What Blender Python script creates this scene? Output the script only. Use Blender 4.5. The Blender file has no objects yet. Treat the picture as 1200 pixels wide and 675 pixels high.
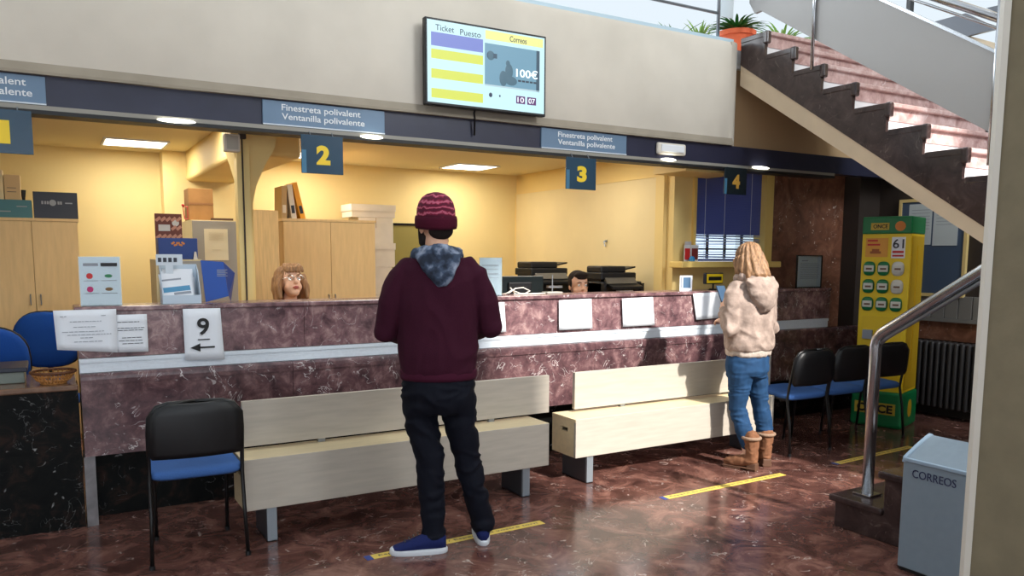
import bpy, bmesh, math, random
from mathutils import Vector, Matrix, noise
random.seed(7)
PI = math.pi
sc = bpy.context.scene
C = sc.collection

# ------------------------------------------------------------------ camera
F, CY, H = 922.82, 405.0, 1.5
R3 = Matrix(((0.8629797, -0.50521848, 0.00450786),
             (-0.05361537, -0.10044669, -0.99349678),
             (0.50238574, 0.85712586, -0.11377093)))
cam_d = bpy.data.cameras.new('camera'); cam = bpy.data.objects.new('camera', cam_d); C.objects.link(cam)
rt, dn, fw = R3[0], R3[1], R3[2]
m = Matrix((( rt[0], -dn[0], -fw[0], 0), (rt[1], -dn[1], -fw[1], 0), (rt[2], -dn[2], -fw[2], H), (0, 0, 0, 1)))
cam.matrix_world = m
cam_d.sensor_width = 36; cam_d.lens = F / 1200 * 36; cam_d.shift_y = (CY - 337.5) / 1200
cam_d.clip_start = .02
sc.camera = cam

def P(u, v, x=None, y=None, z=None):
    """point of the place seen at photo coordinates u, v on the plane x=, y= or z="""
    d = R3.transposed() @ Vector(((u - 600) / F, (v - CY) / F, 1))
    o = Vector((0, 0, H))
    if x is not None: t = (x - o.x) / d.x
    elif y is not None: t = (y - o.y) / d.y
    else: t = (z - o.z) / d.z
    return o + d * t

# ------------------------------------------------------------------ materials
def lin(c):
    r = []
    for v in c[:3]:
        v = v / 255
        r.append(v / 12.92 if v <= .04045 else ((v + .055) / 1.055) ** 2.4)
    return (*r, 1)
_m = {}
def mat(name, col, rough=.6, metal=0, var=0, scale=20, emit=0, bump=0, coat=0, trans=0, alpha=1, stretch=None):
    if name in _m: return _m[name]
    M = bpy.data.materials.new(name); M.use_nodes = True
    nt = M.node_tree; b = nt.nodes['Principled BSDF']
    c = lin(col)
    b.inputs['Base Color'].default_value = c
    b.inputs['Roughness'].default_value = rough
    b.inputs['Metallic'].default_value = metal
    if rough >= .8: b.inputs['Specular IOR Level'].default_value = .2
    if coat: b.inputs['Coat Weight'].default_value = coat
    if trans: b.inputs['Transmission Weight'].default_value = trans
    if alpha < 1: b.inputs['Alpha'].default_value = alpha
    if emit:
        b.inputs['Emission Color'].default_value = c; b.inputs['Emission Strength'].default_value = emit
    if var or bump:
        tc = nt.nodes.new('ShaderNodeTexCoord'); n = nt.nodes.new('ShaderNodeTexNoise')
        n.inputs['Scale'].default_value = scale; n.inputs['Detail'].default_value = 5
        src = tc.outputs['Object']
        if stretch:
            mp = nt.nodes.new('ShaderNodeMapping'); mp.inputs['Scale'].default_value = stretch
            nt.links.new(src, mp.inputs['Vector']); src = mp.outputs['Vector']
        nt.links.new(src, n.inputs['Vector'])
        if var:
            r = nt.nodes.new('ShaderNodeValToRGB')
            lo = [max(0, v * (1 - var)) for v in c[:3]]; hi = [min(1, v * (1 + var)) for v in c[:3]]
            r.color_ramp.elements[0].position = .3; r.color_ramp.elements[0].color = (*lo, 1)
            r.color_ramp.elements[1].position = .7; r.color_ramp.elements[1].color = (*hi, 1)
            nt.links.new(n.outputs['Fac'], r.inputs['Fac']); nt.links.new(r.outputs['Color'], b.inputs['Base Color'])
        if bump:
            bp = nt.nodes.new('ShaderNodeBump'); bp.inputs['Strength'].default_value = bump; bp.inputs['Distance'].default_value = .01
            nt.links.new(n.outputs['Fac'], bp.inputs['Height']); nt.links.new(bp.outputs['Normal'], b.inputs['Normal'])
    _m[name] = M
    return M

def marble(name, dark, mid, light, vein, scale=3, rough=.22, veins=.5, flecks=.5, fleck_scale=14, spec=.5, dist=1.2, vw=.007):
    M = bpy.data.materials.new(name); M.use_nodes = True; nt = M.node_tree; b = nt.nodes['Principled BSDF']
    N = nt.nodes.new; L = nt.links.new
    tc = N('ShaderNodeTexCoord'); co = tc.outputs['Object']
    n1 = N('ShaderNodeTexNoise'); n1.inputs['Scale'].default_value = scale; n1.inputs['Detail'].default_value = 9; n1.inputs['Distortion'].default_value = dist
    n1.inputs['Roughness'].default_value = .68
    L(co, n1.inputs['Vector'])
    r = N('ShaderNodeValToRGB'); e = r.color_ramp.elements
    e[0].position = .33; e[0].color = lin(dark); e[1].position = .72; e[1].color = lin(light)
    k = e.new(.52); k.color = lin(mid)
    L(n1.outputs['Fac'], r.inputs['Fac'])
    # veins: thin iso-lines of a distorted noise, broken up by another
    n2 = N('ShaderNodeTexNoise'); n2.inputs['Scale'].default_value = min(scale, 7) * .6; n2.inputs['Detail'].default_value = 4; n2.inputs['Distortion'].default_value = 2.5
    L(co, n2.inputs['Vector'])
    vr = N('ShaderNodeValToRGB'); ve = vr.color_ramp.elements
    ve[0].position = .5 - vw; ve[0].color = (0, 0, 0, 1); ve[1].position = .5 + vw; ve[1].color = (0, 0, 0, 1)
    q = ve.new(.5); q.color = (1, 1, 1, 1)
    L(n2.outputs['Fac'], vr.inputs['Fac'])
    n3 = N('ShaderNodeTexNoise'); n3.inputs['Scale'].default_value = min(scale, 7) * 1.3; n3.inputs['Detail'].default_value = 3
    L(co, n3.inputs['Vector'])
    br = N('ShaderNodeValToRGB'); br.color_ramp.elements[0].position = .5; br.color_ramp.elements[1].position = .62
    L(n3.outputs['Fac'], br.inputs['Fac'])
    mu = N('ShaderNodeMath'); mu.operation = 'MULTIPLY'; L(vr.outputs['Color'], mu.inputs[0]); L(br.outputs['Color'], mu.inputs[1])
    mv = N('ShaderNodeMath'); mv.operation = 'MULTIPLY'; L(mu.outputs[0], mv.inputs[0]); mv.inputs[1].default_value = veins
    mx = N('ShaderNodeMix'); mx.data_type = 'RGBA'
    L(mv.outputs[0], mx.inputs['Factor']); L(r.outputs['Color'], mx.inputs['A']); mx.inputs['B'].default_value = lin(vein)
    # flecks
    n4 = N('ShaderNodeTexNoise'); n4.inputs['Scale'].default_value = fleck_scale; n4.inputs['Detail'].default_value = 2.5; n4.inputs['Distortion'].default_value = 1.5
    L(co, n4.inputs['Vector'])
    fr = N('ShaderNodeValToRGB'); fr.color_ramp.elements[0].position = .68; fr.color_ramp.elements[1].position = .74
    L(n4.outputs['Fac'], fr.inputs['Fac'])
    mf = N('ShaderNodeMath'); mf.operation = 'MULTIPLY'; L(fr.outputs['Color'], mf.inputs[0]); mf.inputs[1].default_value = flecks
    mx2 = N('ShaderNodeMix'); mx2.data_type = 'RGBA'
    L(mf.outputs[0], mx2.inputs['Factor']); L(mx.outputs['Result'], mx2.inputs['A']); mx2.inputs['B'].default_value = lin(vein)
    L(mx2.outputs['Result'], b.inputs['Base Color'])
    b.inputs['Roughness'].default_value = rough; b.inputs['Specular IOR Level'].default_value = spec
    return M

M_floor = marble('floor_marble', (57, 36, 33), (106, 71, 63), (156, 114, 100), (210, 194, 184), 4.2, .17, .7, .65, 11)
M_counter = marble('counter_marble', (76, 55, 60), (126, 94, 97), (186, 154, 150), (236, 228, 226), 11, .22, .75, .45, 15, .5, .35, .008)
M_apron = marble('apron_marble', (60, 42, 46), (98, 70, 73), (150, 118, 116), (230, 222, 220), 10, .22, .9, .4, 12, .5, .35, .010)
M_darkmar = marble('dark_marble', (4, 6, 7), (14, 15, 14), (52, 34, 28), (160, 160, 160), 8, .4, .45, .8, 10, .1)
M_wallmar = marble('wall_marble', (96, 60, 44), (128, 84, 64), (158, 112, 88), (240, 228, 214), 5, .35, .4, .9, 15)
M_stairdark = marble('stair_dark_marble', (44, 32, 32), (62, 48, 47), (84, 68, 64), (170, 150, 140), 5, .2, .2, .2, 12)
M_stairlight = marble('stair_riser_marble', (164, 128, 124), (202, 172, 168), (230, 212, 210), (245, 240, 240), 7, .3, .8, .6, 12)
M_silver = mat('brushed_grey_aluminium', (218, 226, 234), .42, 0, .04, 60)
M_steel = mat('brushed_steel', (190, 192, 196), .22, 1)
M_steeldull = mat('dull_steel', (150, 155, 160), .4, .8)
M_plaster = mat('parapet_plaster', (216, 208, 194), .8, 0, .07, 2.2, bump=.15)
M_lip = mat('parapet_lip', (158, 148, 132), .8, 0, .1, 5)
M_yellow = mat('yellow_wall_paint', (232, 209, 148), .75, 0, .02, 3)
M_ochre = mat('ochre_paint', (236, 208, 138), .6, 0, .03, 3)
M_door = mat('pale_ochre_panel', (230, 210, 160), .55, 0, .03, 3)
M_ceil = mat('staff_ceiling_paint', (234, 220, 182), .85)
M_white = mat('white_paint', (235, 238, 240), .7)
M_fascia = mat('fascia_dark_navy', (44, 46, 66), .3, 0, .08, 8)
M_plate = mat('sign_plate_blue_grey', (104, 130, 156), .4)
M_signdark = mat('hanging_sign_blue', (34, 66, 88), .25, coat=.3)
M_signedge = mat('hanging_sign_edge', (70, 120, 150), .25)
M_yellnum = mat('yellow_numeral', (240, 205, 40), .5)
M_paper = mat('white_paper', (236, 240, 246), .75)
M_print = mat('dark_print', (60, 64, 74), .7)
M_printl = mat('grey_print', (150, 156, 166), .7)
M_black = mat('black_print', (14, 14, 16), .5)
M_blacktube = mat('black_lacquered_tube', (12, 12, 13), .35)
M_blackplastic = mat('black_plastic', (13, 14, 17), .45, 0, .1, 40)
M_blueseat = mat('blue_seat_fabric', (66, 104, 166), .85, 0, .12, 260, bump=.2)
M_blueoffice = mat('blue_office_fabric', (30, 78, 160), .85, 0, .08, 200)
M_wood = mat('bench_pale_wood', (182, 173, 160), .5, 0, .07, 5, stretch=(1, 1, 9))
M_woodin = mat('bench_warm_lit_wood', (224, 204, 164), .5, 0, .06, 5, stretch=(1, 8, 8))  # warm wood, lightened in colour for the light on the seat
M_maple = mat('maple_cabinet', (226, 194, 140), .5, 0, .06, 5, stretch=(9, 9, 1))
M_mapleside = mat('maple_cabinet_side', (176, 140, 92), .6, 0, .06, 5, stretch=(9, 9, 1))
M_tape = mat('yellow_floor_tape', (226, 196, 92), .45, 0, .06, 30)
M_bin = mat('bin_grey_blue', (128, 142, 153), .45, 0, .03, 30)
M_binlid = mat('bin_lid_pale_blue', (150, 170, 188), .4)
M_navy = mat('navy_logo', (40, 46, 84), .4)
M_pillar = mat('pillar_plaster', (126, 116, 94), .85, 0, .08, 14, bump=.2)
M_pilledge = mat('pillar_edge_lit', (214, 208, 196), .6)
M_radi = mat('radiator_dark_grey', (58, 56, 56), .45, .2)
M_grille = mat('grille_grey', (140, 138, 134), .5, .3)
M_dark = mat('dark_recess', (28, 24, 22), .8)
M_darkbrown = mat('dark_brown_wall', (52, 42, 36), .7)
M_balu = mat('balustrade_grey', (168, 165, 162), .45)
M_beige = mat('stair_string_beige', (212, 190, 160), .7, 0, .05, 6)
M_gypgrey = mat('grey_metal_cabinet', (168, 162, 150), .5)
M_card = mat('brown_cardboard', (168, 124, 76), .8, 0, .1, 12)
M_wbox = mat('white_carton', (226, 218, 204), .8, 0, .03, 12)
M_onceyel = mat('display_yellow', (238, 204, 30), .4)
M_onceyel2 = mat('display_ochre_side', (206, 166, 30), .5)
M_oncegreen = mat('display_green', (10, 120, 66), .4)
M_red = mat('red_print', (200, 40, 40), .5)
M_orange = mat('orange_print', (214, 130, 50), .5)
M_teal = mat('teal_box', (70, 122, 134), .6)
M_navybox = mat('dark_navy_box', (20, 26, 44), .4)
M_bluebox = mat('royal_blue_card', (26, 60, 130), .45)
M_bluebook = mat('bright_blue_card', (26, 80, 170), .4)
M_wicker = mat('wicker', (176, 120, 60), .7, 0, .35, 60)
M_skin = mat('skin', (222, 172, 142), .5, 0, .04, 30)
M_skinw = mat('skin_light', (236, 190, 162), .5, 0, .04, 30)
M_lips = mat('lips', (190, 90, 84), .4)
M_eye = mat('eye_white', (238, 236, 232), .25)
M_iris = mat('eye_dark', (40, 28, 20), .25)
M_emit = mat('lamp_diffuser', (255, 246, 225), .5, emit=6)
M_emit2 = mat('fascia_glow_disc', (255, 252, 235), .5, emit=5)
M_terra = mat('terracotta', (224, 104, 62), .7, 0, .06, 20)
M_leaf = mat('green_leaf', (52, 112, 42), .5, 0, .3, 8)
M_leaf2 = mat('pale_leaf', (140, 176, 84), .5, 0, .25, 8)
M_grass = mat('grey_leaf', (158, 166, 150), .5, 0, .2, 8)
M_glass = mat('clear_glass', (235, 245, 248), .03, trans=1)
M_blind = mat('blind_slat_blue', (92, 106, 176), .3, 0, .03, 5)
M_frameyel = mat('window_frame_yellow', (236, 204, 120), .5)

# ------------------------------------------------------------------ mesh building
class MB:
    def __init__(s): s.bm = bmesh.new(); s.mi = 0
    def _tag(s, n0):
        s.bm.faces.ensure_lookup_table()
        for f in s.bm.faces[n0:]: f.material_index = s.mi
    def box(s, x0, x1, y0, y1, z0, z1, T=None):
        n0 = len(s.bm.faces)
        v = [s.bm.verts.new(p) for p in ((x0,y0,z0),(x1,y0,z0),(x1,y1,z0),(x0,y1,z0),(x0,y0,z1),(x1,y0,z1),(x1,y1,z1),(x0,y1,z1))]
        if T is not None:
            for k in v: k.co = T @ k.co
        for f in ((0,3,2,1),(4,5,6,7),(0,1,5,4),(1,2,6,5),(2,3,7,6),(3,0,4,7)): s.bm.faces.new([v[i] for i in f])
        s._tag(n0); return s
    def rbox(s, x0, x1, y0, y1, z0, z1, r=.01, seg=2, T=None):
        b2 = bmesh.new(); bmesh.ops.create_cube(b2, size=1)
        for v in b2.verts:
            v.co = Vector(((x0+x1)/2 + v.co.x*(x1-x0), (y0+y1)/2 + v.co.y*(y1-y0), (z0+z1)/2 + v.co.z*(z1-z0)))
        r = min(r, abs(x1-x0)*.49, abs(y1-y0)*.49, abs(z1-z0)*.49)
        bmesh.ops.bevel(b2, geom=b2.edges[:], offset=r, segments=seg, affect='EDGES', profile=.5)
        return s.merge(b2, T)
    def merge(s, b2, T=None):
        n0 = len(s.bm.faces); mp = {}
        for v in b2.verts: mp[v] = s.bm.verts.new(T @ v.co if T is not None else v.co)
        for f in b2.faces:
            try: s.bm.faces.new([mp[v] for v in f.verts])
            except ValueError: pass
        b2.free(); s._tag(n0); return s
    def loft(s, rings, cap=True, close=True):
        n0 = len(s.bm.faces)
        R = [[s.bm.verts.new(p) for p in r] for r in rings]
        n = len(R[0])
        for a, b in zip(R, R[1:]):
            for i in range(n if close else n - 1):
                j = (i + 1) % n
                s.bm.faces.new((a[i], a[j], b[j], b[i]))
        if cap and close:
            s.bm.faces.new(R[0][::-1]); s.bm.faces.new(R[-1])
        s._tag(n0); return s
    def tube(s, pts, r, seg=10, cap=True):
        pts = [Vector(p) for p in pts]; n = len(pts)
        rr = r if isinstance(r, (list, tuple)) else [r] * n
        T0 = (pts[1] - pts[0]).normalized()
        up = Vector((0, 0, 1)) if abs(T0.z) < .9 else Vector((1, 0, 0))
        nrm = T0.cross(up).normalized(); rings = []
        for i, p in enumerate(pts):
            if i == 0: t = T0
            elif i == n - 1: t = (pts[i] - pts[i-1]).normalized()
            else: t = ((pts[i+1] - pts[i]).normalized() + (pts[i] - pts[i-1]).normalized()).normalized()
            nrm = (nrm - t * nrm.dot(t)).normalized(); bn = t.cross(nrm)
            rings.append([p + (nrm * math.cos(a) + bn * math.sin(a)) * rr[i] for a in [2*PI*k/seg for k in range(seg)]])
        return s.loft(rings, cap)
    def lathe(s, prof, c=(0, 0, 0), seg=24, cap=True):
        rings = [[(c[0] + r*math.cos(2*PI*k/seg), c[1] + r*math.sin(2*PI*k/seg), c[2] + z) for k in range(seg)] for r, z in prof]
        return s.loft(rings, cap)
    def prism(s, poly, axis, a, b, T=None):
        """extrude polygon (list of 2D) along axis between a and b"""
        def P3(p, t):
            if axis == 'x': v = Vector((t, p[0], p[1]))
            elif axis == 'y': v = Vector((p[0], t, p[1]))
            else: v = Vector((p[0], p[1], t))
            return T @ v if T is not None else v
        n0 = len(s.bm.faces)
        A = [s.bm.verts.new(P3(p, a)) for p in poly]; B = [s.bm.verts.new(P3(p, b)) for p in poly]
        n = len(poly)
        for i in range(n):
            j = (i + 1) % n; s.bm.faces.new((A[i], A[j], B[j], B[i]))
        s.bm.faces.new(A[::-1]); s.bm.faces.new(B)
        s._tag(n0); return s
    def ball(s, c, r, seg=16, T=None):
        rx, ry, rz = r if isinstance(r, (tuple, list)) else (r, r, r)
        b2 = bmesh.new(); bmesh.ops.create_uvsphere(b2, u_segments=seg, v_segments=max(6, seg*2//3), radius=1)
        M = Matrix.Translation(c) @ (T or Matrix.Identity(4)) @ Matrix.Diagonal((rx, ry, rz, 1))
        return s.merge(b2, M)
    def quad(s, pts):
        n0 = len(s.bm.faces); s.bm.faces.new([s.bm.verts.new(p) for p in pts]); s._tag(n0); return s
    def setm(s, i): s.mi = i; return s

MW = {}
def _matrix(o):
    return MW.get(o.name, Matrix.Identity(4))
def obj(name, mb, mats, parent=None, world=True, smooth=False, label=None, bevel=0):
    """one mesh object; vertices come in world coordinates (world) or in the parent's frame"""
    if isinstance(mb, MB):
        me = bpy.data.meshes.new(name)
        bmesh.ops.recalc_face_normals(mb.bm, faces=mb.bm.faces)
        mb.bm.to_mesh(me); mb.bm.free()
    else: me = mb
    for mm in (mats if isinstance(mats, (list, tuple)) else [mats]): me.materials.append(mm)
    o = bpy.data.objects.new(name, me); C.objects.link(o)
    if parent is not None:
        M = _matrix(parent); MW[o.name] = M
        if world: me.transform(M.inverted())
        o.parent = parent
    if smooth:
        for p in me.polygons: p.use_smooth = True
        if smooth == 'auto':
            me.set_sharp_from_angle(angle=math.radians(40))
    if bevel:
        b = o.modifiers.new('bevel', 'BEVEL'); b.width = bevel; b.segments = 2; b.limit_method = 'ANGLE'
    if label: o['label'] = label
    return o
def tag(o, label, cat, group=None):
    o['label'] = label; o['category'] = cat
    if group: o['group'] = group
    return o
def thing(name, label, cat, loc=(0, 0, 0), rz=0, group=None):
    o = bpy.data.objects.new(name, None); C.objects.link(o)
    o.location = loc; o.rotation_euler = (0, 0, rz); o.empty_display_size = .1
    MW[o.name] = Matrix.Translation(loc) @ Matrix.Rotation(rz, 4, 'Z')
    return tag(o, label, cat, group)
def struct(name, mb, mats, **k):
    o = obj(name, mb, mats, **k)
    if not k.get('parent'): o['kind'] = 'structure'
    return o
def text(body, size, mat_, M, parent, name='lettering', extrude=.0008, align='CENTER', world=True, width=None, height=None, bold=0):
    cu = bpy.data.curves.new('t', 'FONT'); cu.body = body; cu.size = size; cu.extrude = extrude
    cu.align_x = align; cu.align_y = 'CENTER'; cu.offset = bold; cu.resolution_u = 4
    t = bpy.data.objects.new('t', cu); C.objects.link(t)
    dg = bpy.context.evaluated_depsgraph_get(); me = bpy.data.meshes.new_from_object(t.evaluated_get(dg))
    bpy.data.objects.remove(t); bpy.data.curves.remove(cu)
    xs = [v.co.x for v in me.vertices]; ys = [v.co.y for v in me.vertices]
    w = max(xs) - min(xs); h = max(ys) - min(ys)
    cx = (max(xs)+min(xs))/2; cy = (max(ys)+min(ys))/2
    if align != 'CENTER': cx = min(xs)
    sx = (width / w) if width else 1; sy = (height / h) if height else (sx if width and not height else 1)
    me.transform(Matrix.Diagonal((sx, sy, 1, 1)) @ Matrix.Translation((-cx, -cy, 0)))
    me.transform(M)
    return obj(name, me, mat_, parent, world=world)
def facing_y(x, y, z):
    """text plane facing -Y"""
    return Matrix.Translation((x, y, z)) @ Matrix.Rotation(PI/2, 4, 'X')
def lines_mb(mb, x0, x1, zs, y, t=.0022, rnd=True):
    for z in zs:
        a = x0 + (random.random()*.02 if rnd else 0); b = x1 - (random.random()*(x1-x0)*.35 if rnd else 0)
        mb.box(a, b, y - .0006, y + .0002, z - t, z + t)

# ================================================================== SETTING
b = MB().box(-4, 7.4, -3, 9.2, -.1, 0); struct('floor', b, M_floor)
# staff room
b = MB(); b.box(-2.2, 4.9, 8.0, 8.15, 0, 2.42); b.box(P(193, 250, y=7.8).x, 1.55, 7.8, 8.0, 0, 2.42)
struct('wall_back', b, M_yellow)
b = MB().box(-2.35, -2.2, 4.8, 8.15, 0, 3.2); struct('wall_left', b, M_yellow)
b = MB().box(4.74, 4.9, 5.39, 8.0, 0, 2.42); struct('wall_right', b, M_ochre)
b = MB().box(-2.2, 4.9, 4.9, 8.0, 2.42, 2.5); struct('ceiling', b, M_ceil)
# sliding panels on the side wall, ochre beam over them
b = MB()
b.box(4.725, 4.742, 5.50, 8.0, 0, 2.2)
b.setm(1).box(4.70, 4.74, 5.39, 5.50, 0, 2.205)
b.box(4.722, 4.743, 7.975, 8.0, 0, 2.2)
b.setm(1).box(4.718, 4.74, 5.39, 8.0, 2.2, 2.215)
dr = struct('door_1', b, [M_door, M_ochre])
hk = P(711, 285, x=4.72)
obj('door_handle', MB().lathe([(.012, 0), (.012, .02)], (hk.x-.01, hk.y, hk.z+.01), 12).tube([(hk.x-.005, hk.y, hk.z+.02), (hk.x-.035, hk.y, hk.z+.018), (hk.x-.035, hk.y-.02, hk.z-.03)], .007), M_steeldull, dr)
# soffit block over the pier at the right end of the room
b = MB().box(4.5, 5.12, 4.9, 5.3, 2.19, 2.42); struct('trim_1', b, M_ochre)
# room's right end wall at y 5.3, with the interior window
wx0, wx1 = 4.98, 5.86
b = MB()
b.box(4.74, wx0, 5.3, 5.42, 0, 2.42); b.box(wx1, 5.99, 5.3, 5.42, 0, 2.42)
b.box(wx0, wx1, 5.3, 5.42, 0, 1.41); b.box(wx0, wx1, 5.3, 5.42, 2.36, 2.42)
struct('wall_far', b, M_ochre)
b = MB().box(5.96, 7.3, 5.28, 5.42, 0, 2.42); struct('wall_marble', b, M_wallmar)
w = MB(); w.box(wx0-.03, wx0, 5.27, 5.40, 1.455, 2.4); w.box(wx1-.02, wx1+.08, 5.26, 5.40, 1.455, 2.4); w.box(wx0-.03, wx1+.08, 5.27, 5.4, 2.34, 2.4)
win = struct('window_1', w, M_frameyel)
b = MB().box(wx0, wx1, 5.395, 5.40, 1.455, 2.36); obj('pane', b, M_glass, win)
b = MB(); b.rbox(4.70, 5.93, 5.13, 5.3, 1.40, 1.455, .008); obj('window_sill', b, M_frameyel, win)
b = MB()
for i in range(4): b.box(wx0 + .05 + i*.22, wx0 + .05 + i*.22 + .02, 5.41, 5.43, 1.48, 2.36)
for i in range(3): b.box(wx0, wx1, 5.41, 5.43, 1.56 + i*.12, 1.575 + i*.12)
obj('window_grid', b, M_navybox, win)
# bright street seen through the gap under the blind
b = MB().box(wx0-.1, wx1+.1, 5.75, 5.76, 1.3, 2.42); o = obj('daylit_frosted_pane', b, mat('daylit_glass', (215, 228, 250), .5, emit=1.5), win)
# venetian blind
bl = thing('venetian_blind', 'dark blue venetian blind drawn over the window by the marble wall, lower slats raised', 'blind', ((wx0+wx1)/2, 5.31, 1.5))
b = MB()
for i in range(45):
    z = 2.34 - i*.0155
    if z < 1.70: break
    T = Matrix.Translation(((wx0+wx1)/2, 5.325, z)) @ Matrix.Rotation(math.radians(68), 4, 'X')
    b.box(-(wx1-wx0)/2+.01, (wx1-wx0)/2-.01, -.0095, .0095, -.0008, .0008, T)
for k in range(9):
    z = 1.685 - k*.024
    T = Matrix.Translation(((wx0+wx1)/2 + .004*math.sin(k*2), 5.325, z)) @ Matrix.Rotation(math.radians(14 + 12*math.sin(k)), 4, 'X') @ Matrix.Rotation(.012*math.sin(k*1.7), 4, 'Y')
    b.box(-(wx1-wx0)/2+.01, (wx1-wx0)/2-.01, -.0125, .0125, -.0008, .0008, T)
obj('slats', b, M_blind, bl)
b = MB(); b.rbox(wx0+.01, wx1-.01, 5.312, 5.338, 1.457, 1.478, .004); obj('bottom_rail', b, M_blind, bl)
b = MB()
for x in (5.12, 5.36, 5.70): b.box(x, x+.003, 5.311, 5.3135, 1.47, 2.34)
obj('cord', b, M_white, bl)

# slab, parapet, fascia
b = MB()
poly = [(4.82, 2.405), (4.815, 2.43), (4.80, 2.46), (4.80, 3.19), (4.82, 3.225), (4.9, 3.225), (4.9, 2.405)]
b.prism(poly, 'x', -4, 4.86)
# rounded end that turns back towards the stair
n = 8
rings = []
for i in range(n + 1):
    a = PI/2 * i / n
    cx, cy = 4.86, 4.95
    x = cx + .15*math.sin(a); y = cy - .15*math.cos(a)
    rings.append([(x, y, 2.405), (x, y, 3.225), (cx, cy+.02, 3.225), (cx, cy+.02, 2.405)])
b.loft(rings)
struct('wall_parapet', b, M_plaster, smooth='auto')
b = MB().box(4.86, 7.3, 4.94, 5.0, 2.405, 3.05); struct('wall_recess', b, mat('recess_shaded_beige', (196, 166, 128), .8))  # brown tone paints the shading under the stair onto the beige wall
b = MB().prism([(4.785, 2.405), (4.785, 2.42), (4.798, 2.462), (4.82, 2.47), (4.82, 2.405)], 'x', -4, 4.9); struct('trim_2', b, M_lip)
b = MB().box(-4, 7.3, 4.9, 12, 3.05, 3.2); struct('ceiling_slab', b, M_white)
b = MB()
b.box(-4, 7.3, 4.82, 4.93, 2.252, 2.405)
b.setm(1).box(-4, 6.2, 4.80, 4.93, 2.229, 2.252)
b.setm(2).box(-4, 6.2, 4.797, 4.93, 2.208, 2.229)
struct('trim_3', b, [M_fascia, mat('track_grey', (150, 146, 136), .5), M_black])
# hall shell, behind and above the camera
b = MB(); b.box(-4.1, -4, -3.2, 12, 0, 8.5); struct('wall_hall_left', b, M_white)
b = MB(); b.box(-4, 7.4, -3.2, 7.0, 8.5, 8.6); struct('ceiling_hall', b, M_white)
b = MB()
b.box(-4, 3.72, -3.2, -3.0, 2.6, 8.5); b.box(-4, 3.72, -3.2, -3, 0, .6); b.box(2.3, 3.72, -3.2, -3, .6, 2.6)
b.box(3.72, 7.4, -3.2, -3, 0, 4.75); b.box(3.72, 7.4, -3.2, -3, 7.85, 8.5); b.box(6.2, 7.4, -3.2, -3, 4.75, 7.85)
struct('wall_front', b, M_white)  # unseen wall, its openings shaped to bound the sun patch
b = MB()
for x in (-4, -1.9, .2): b.box(x, x+.08, -3.12, -3.05, .6, 2.6)
b.box(-4, 2.3, -3.12, -3.05, 1.5, 1.58)
struct('window_2', b, M_steeldull)

# right wall: dark lower part, upper storey white with glazing
b = MB()
b.box(7.3, 7.4, -3, 5.42, 0, 3.2)
struct('wall_right_hall', b, M_darkbrown)
b = MB()
b.box(7.3, 7.4, -3, 3.9, 3.2, 8.5); b.prism([(3.9, 3.2), (4.42, 3.2), (4.42, 3.55), (3.9, 3.30)], 'x', 7.3, 7.4)
struct('wall_right_upper', b, mat('upper_cream', (214, 196, 168), .7))
b = MB()
for q in ([(1093, 27), (1134, 16), (1171, 34), (1131, 44)], [(1158, 10), (1185, 4), (1215, 16), (1190, 24)]):
    pts = [P(*p, x=7.28) for p in q]
    b.prism([(p.y, p.z) for p in pts], 'x', 7.25, 7.29)
struct('window_3', b, mat('dark_tinted_pane', (70, 76, 88), .3))
b = MB(); p = P(1067, 0, x=7.25); b.box(7.22, 7.28, p.y-.02, p.y+.02, 3.2, 4.6); struct('window_4', b, M_blackplastic)
# upper storey far glazing
b = MB()
for x in [-4 + i*1.6 for i in range(8)]: b.box(x, x+.07, 11.9, 12, 3.2, 6.3)
for z in (3.2, 4.25, 5.3): b.box(-4, 7.4, 11.88, 12, z, z+.08)
struct('window_5', b, M_white)

# ================================================================== STAIRS
XS = 5.0
treads = [((4.583, 3.271), (4.591, 3.083)), ((4.299, 3.09), (4.321, 2.905)), ((4.026, 2.91), (4.045, 2.728))]
# regular flight: nosing y, z
ny, nz, run, rise = 4.583, 3.262, .2755, .1815
steps = [(ny - i*run, nz - i*rise) for i in range(12)]
st = thing('upper_staircase', 'brown marble staircase climbing left to the upper floor over a beige string', 'staircase', (XS, 2.8, 0))
# sawtooth string (dark marble)
poly = [(4.835, 3.255)]
for y, z in steps:
    poly += [(y, z), (y, z - rise)]
yl, zl = poly[-1]
poly += [(yl - .02, zl - .22), (4.835, 3.062)]
b = MB().prism(poly, 'x', XS, XS + .03); obj('sawtooth_string', b, M_stairdark, st)
b = MB()
sl = .652
def under(y): return 1.551 + sl*(y - 2.736)
ylow = steps[-1][0]
b.prism([(4.835, 3.07), (4.835, 2.90), (ylow, under(ylow) + .03), (ylow, under(ylow) + .24)], 'x', XS + .004, 6.25)
obj('beige_slab', b, M_beige, st)
for i, (y, z) in enumerate(steps):
    b = MB()
    b.rbox(XS + .028, 6.2, y - .035, y + run + .005, z - .02, z + .012, .008)      # marble tread with nosing
    b.box(XS + .03, 6.2, y - .004, y + .02, z - .105, z - .02)                      # riser, upper band
    b.setm(1).box(XS + .03, 6.2, y + .004, y + .025, z - rise, z - .105)
    b.setm(2).rbox(XS - .004, XS + .032, y - .03, y + run - .02, z - .03, z + .012, .006); b.rbox(XS - .014, XS + .035, y - .036, y + .012, z - .085, z + .014, .012)
    o = obj('step', b, [M_stairlight, M_white, M_stairdark], st)
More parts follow.
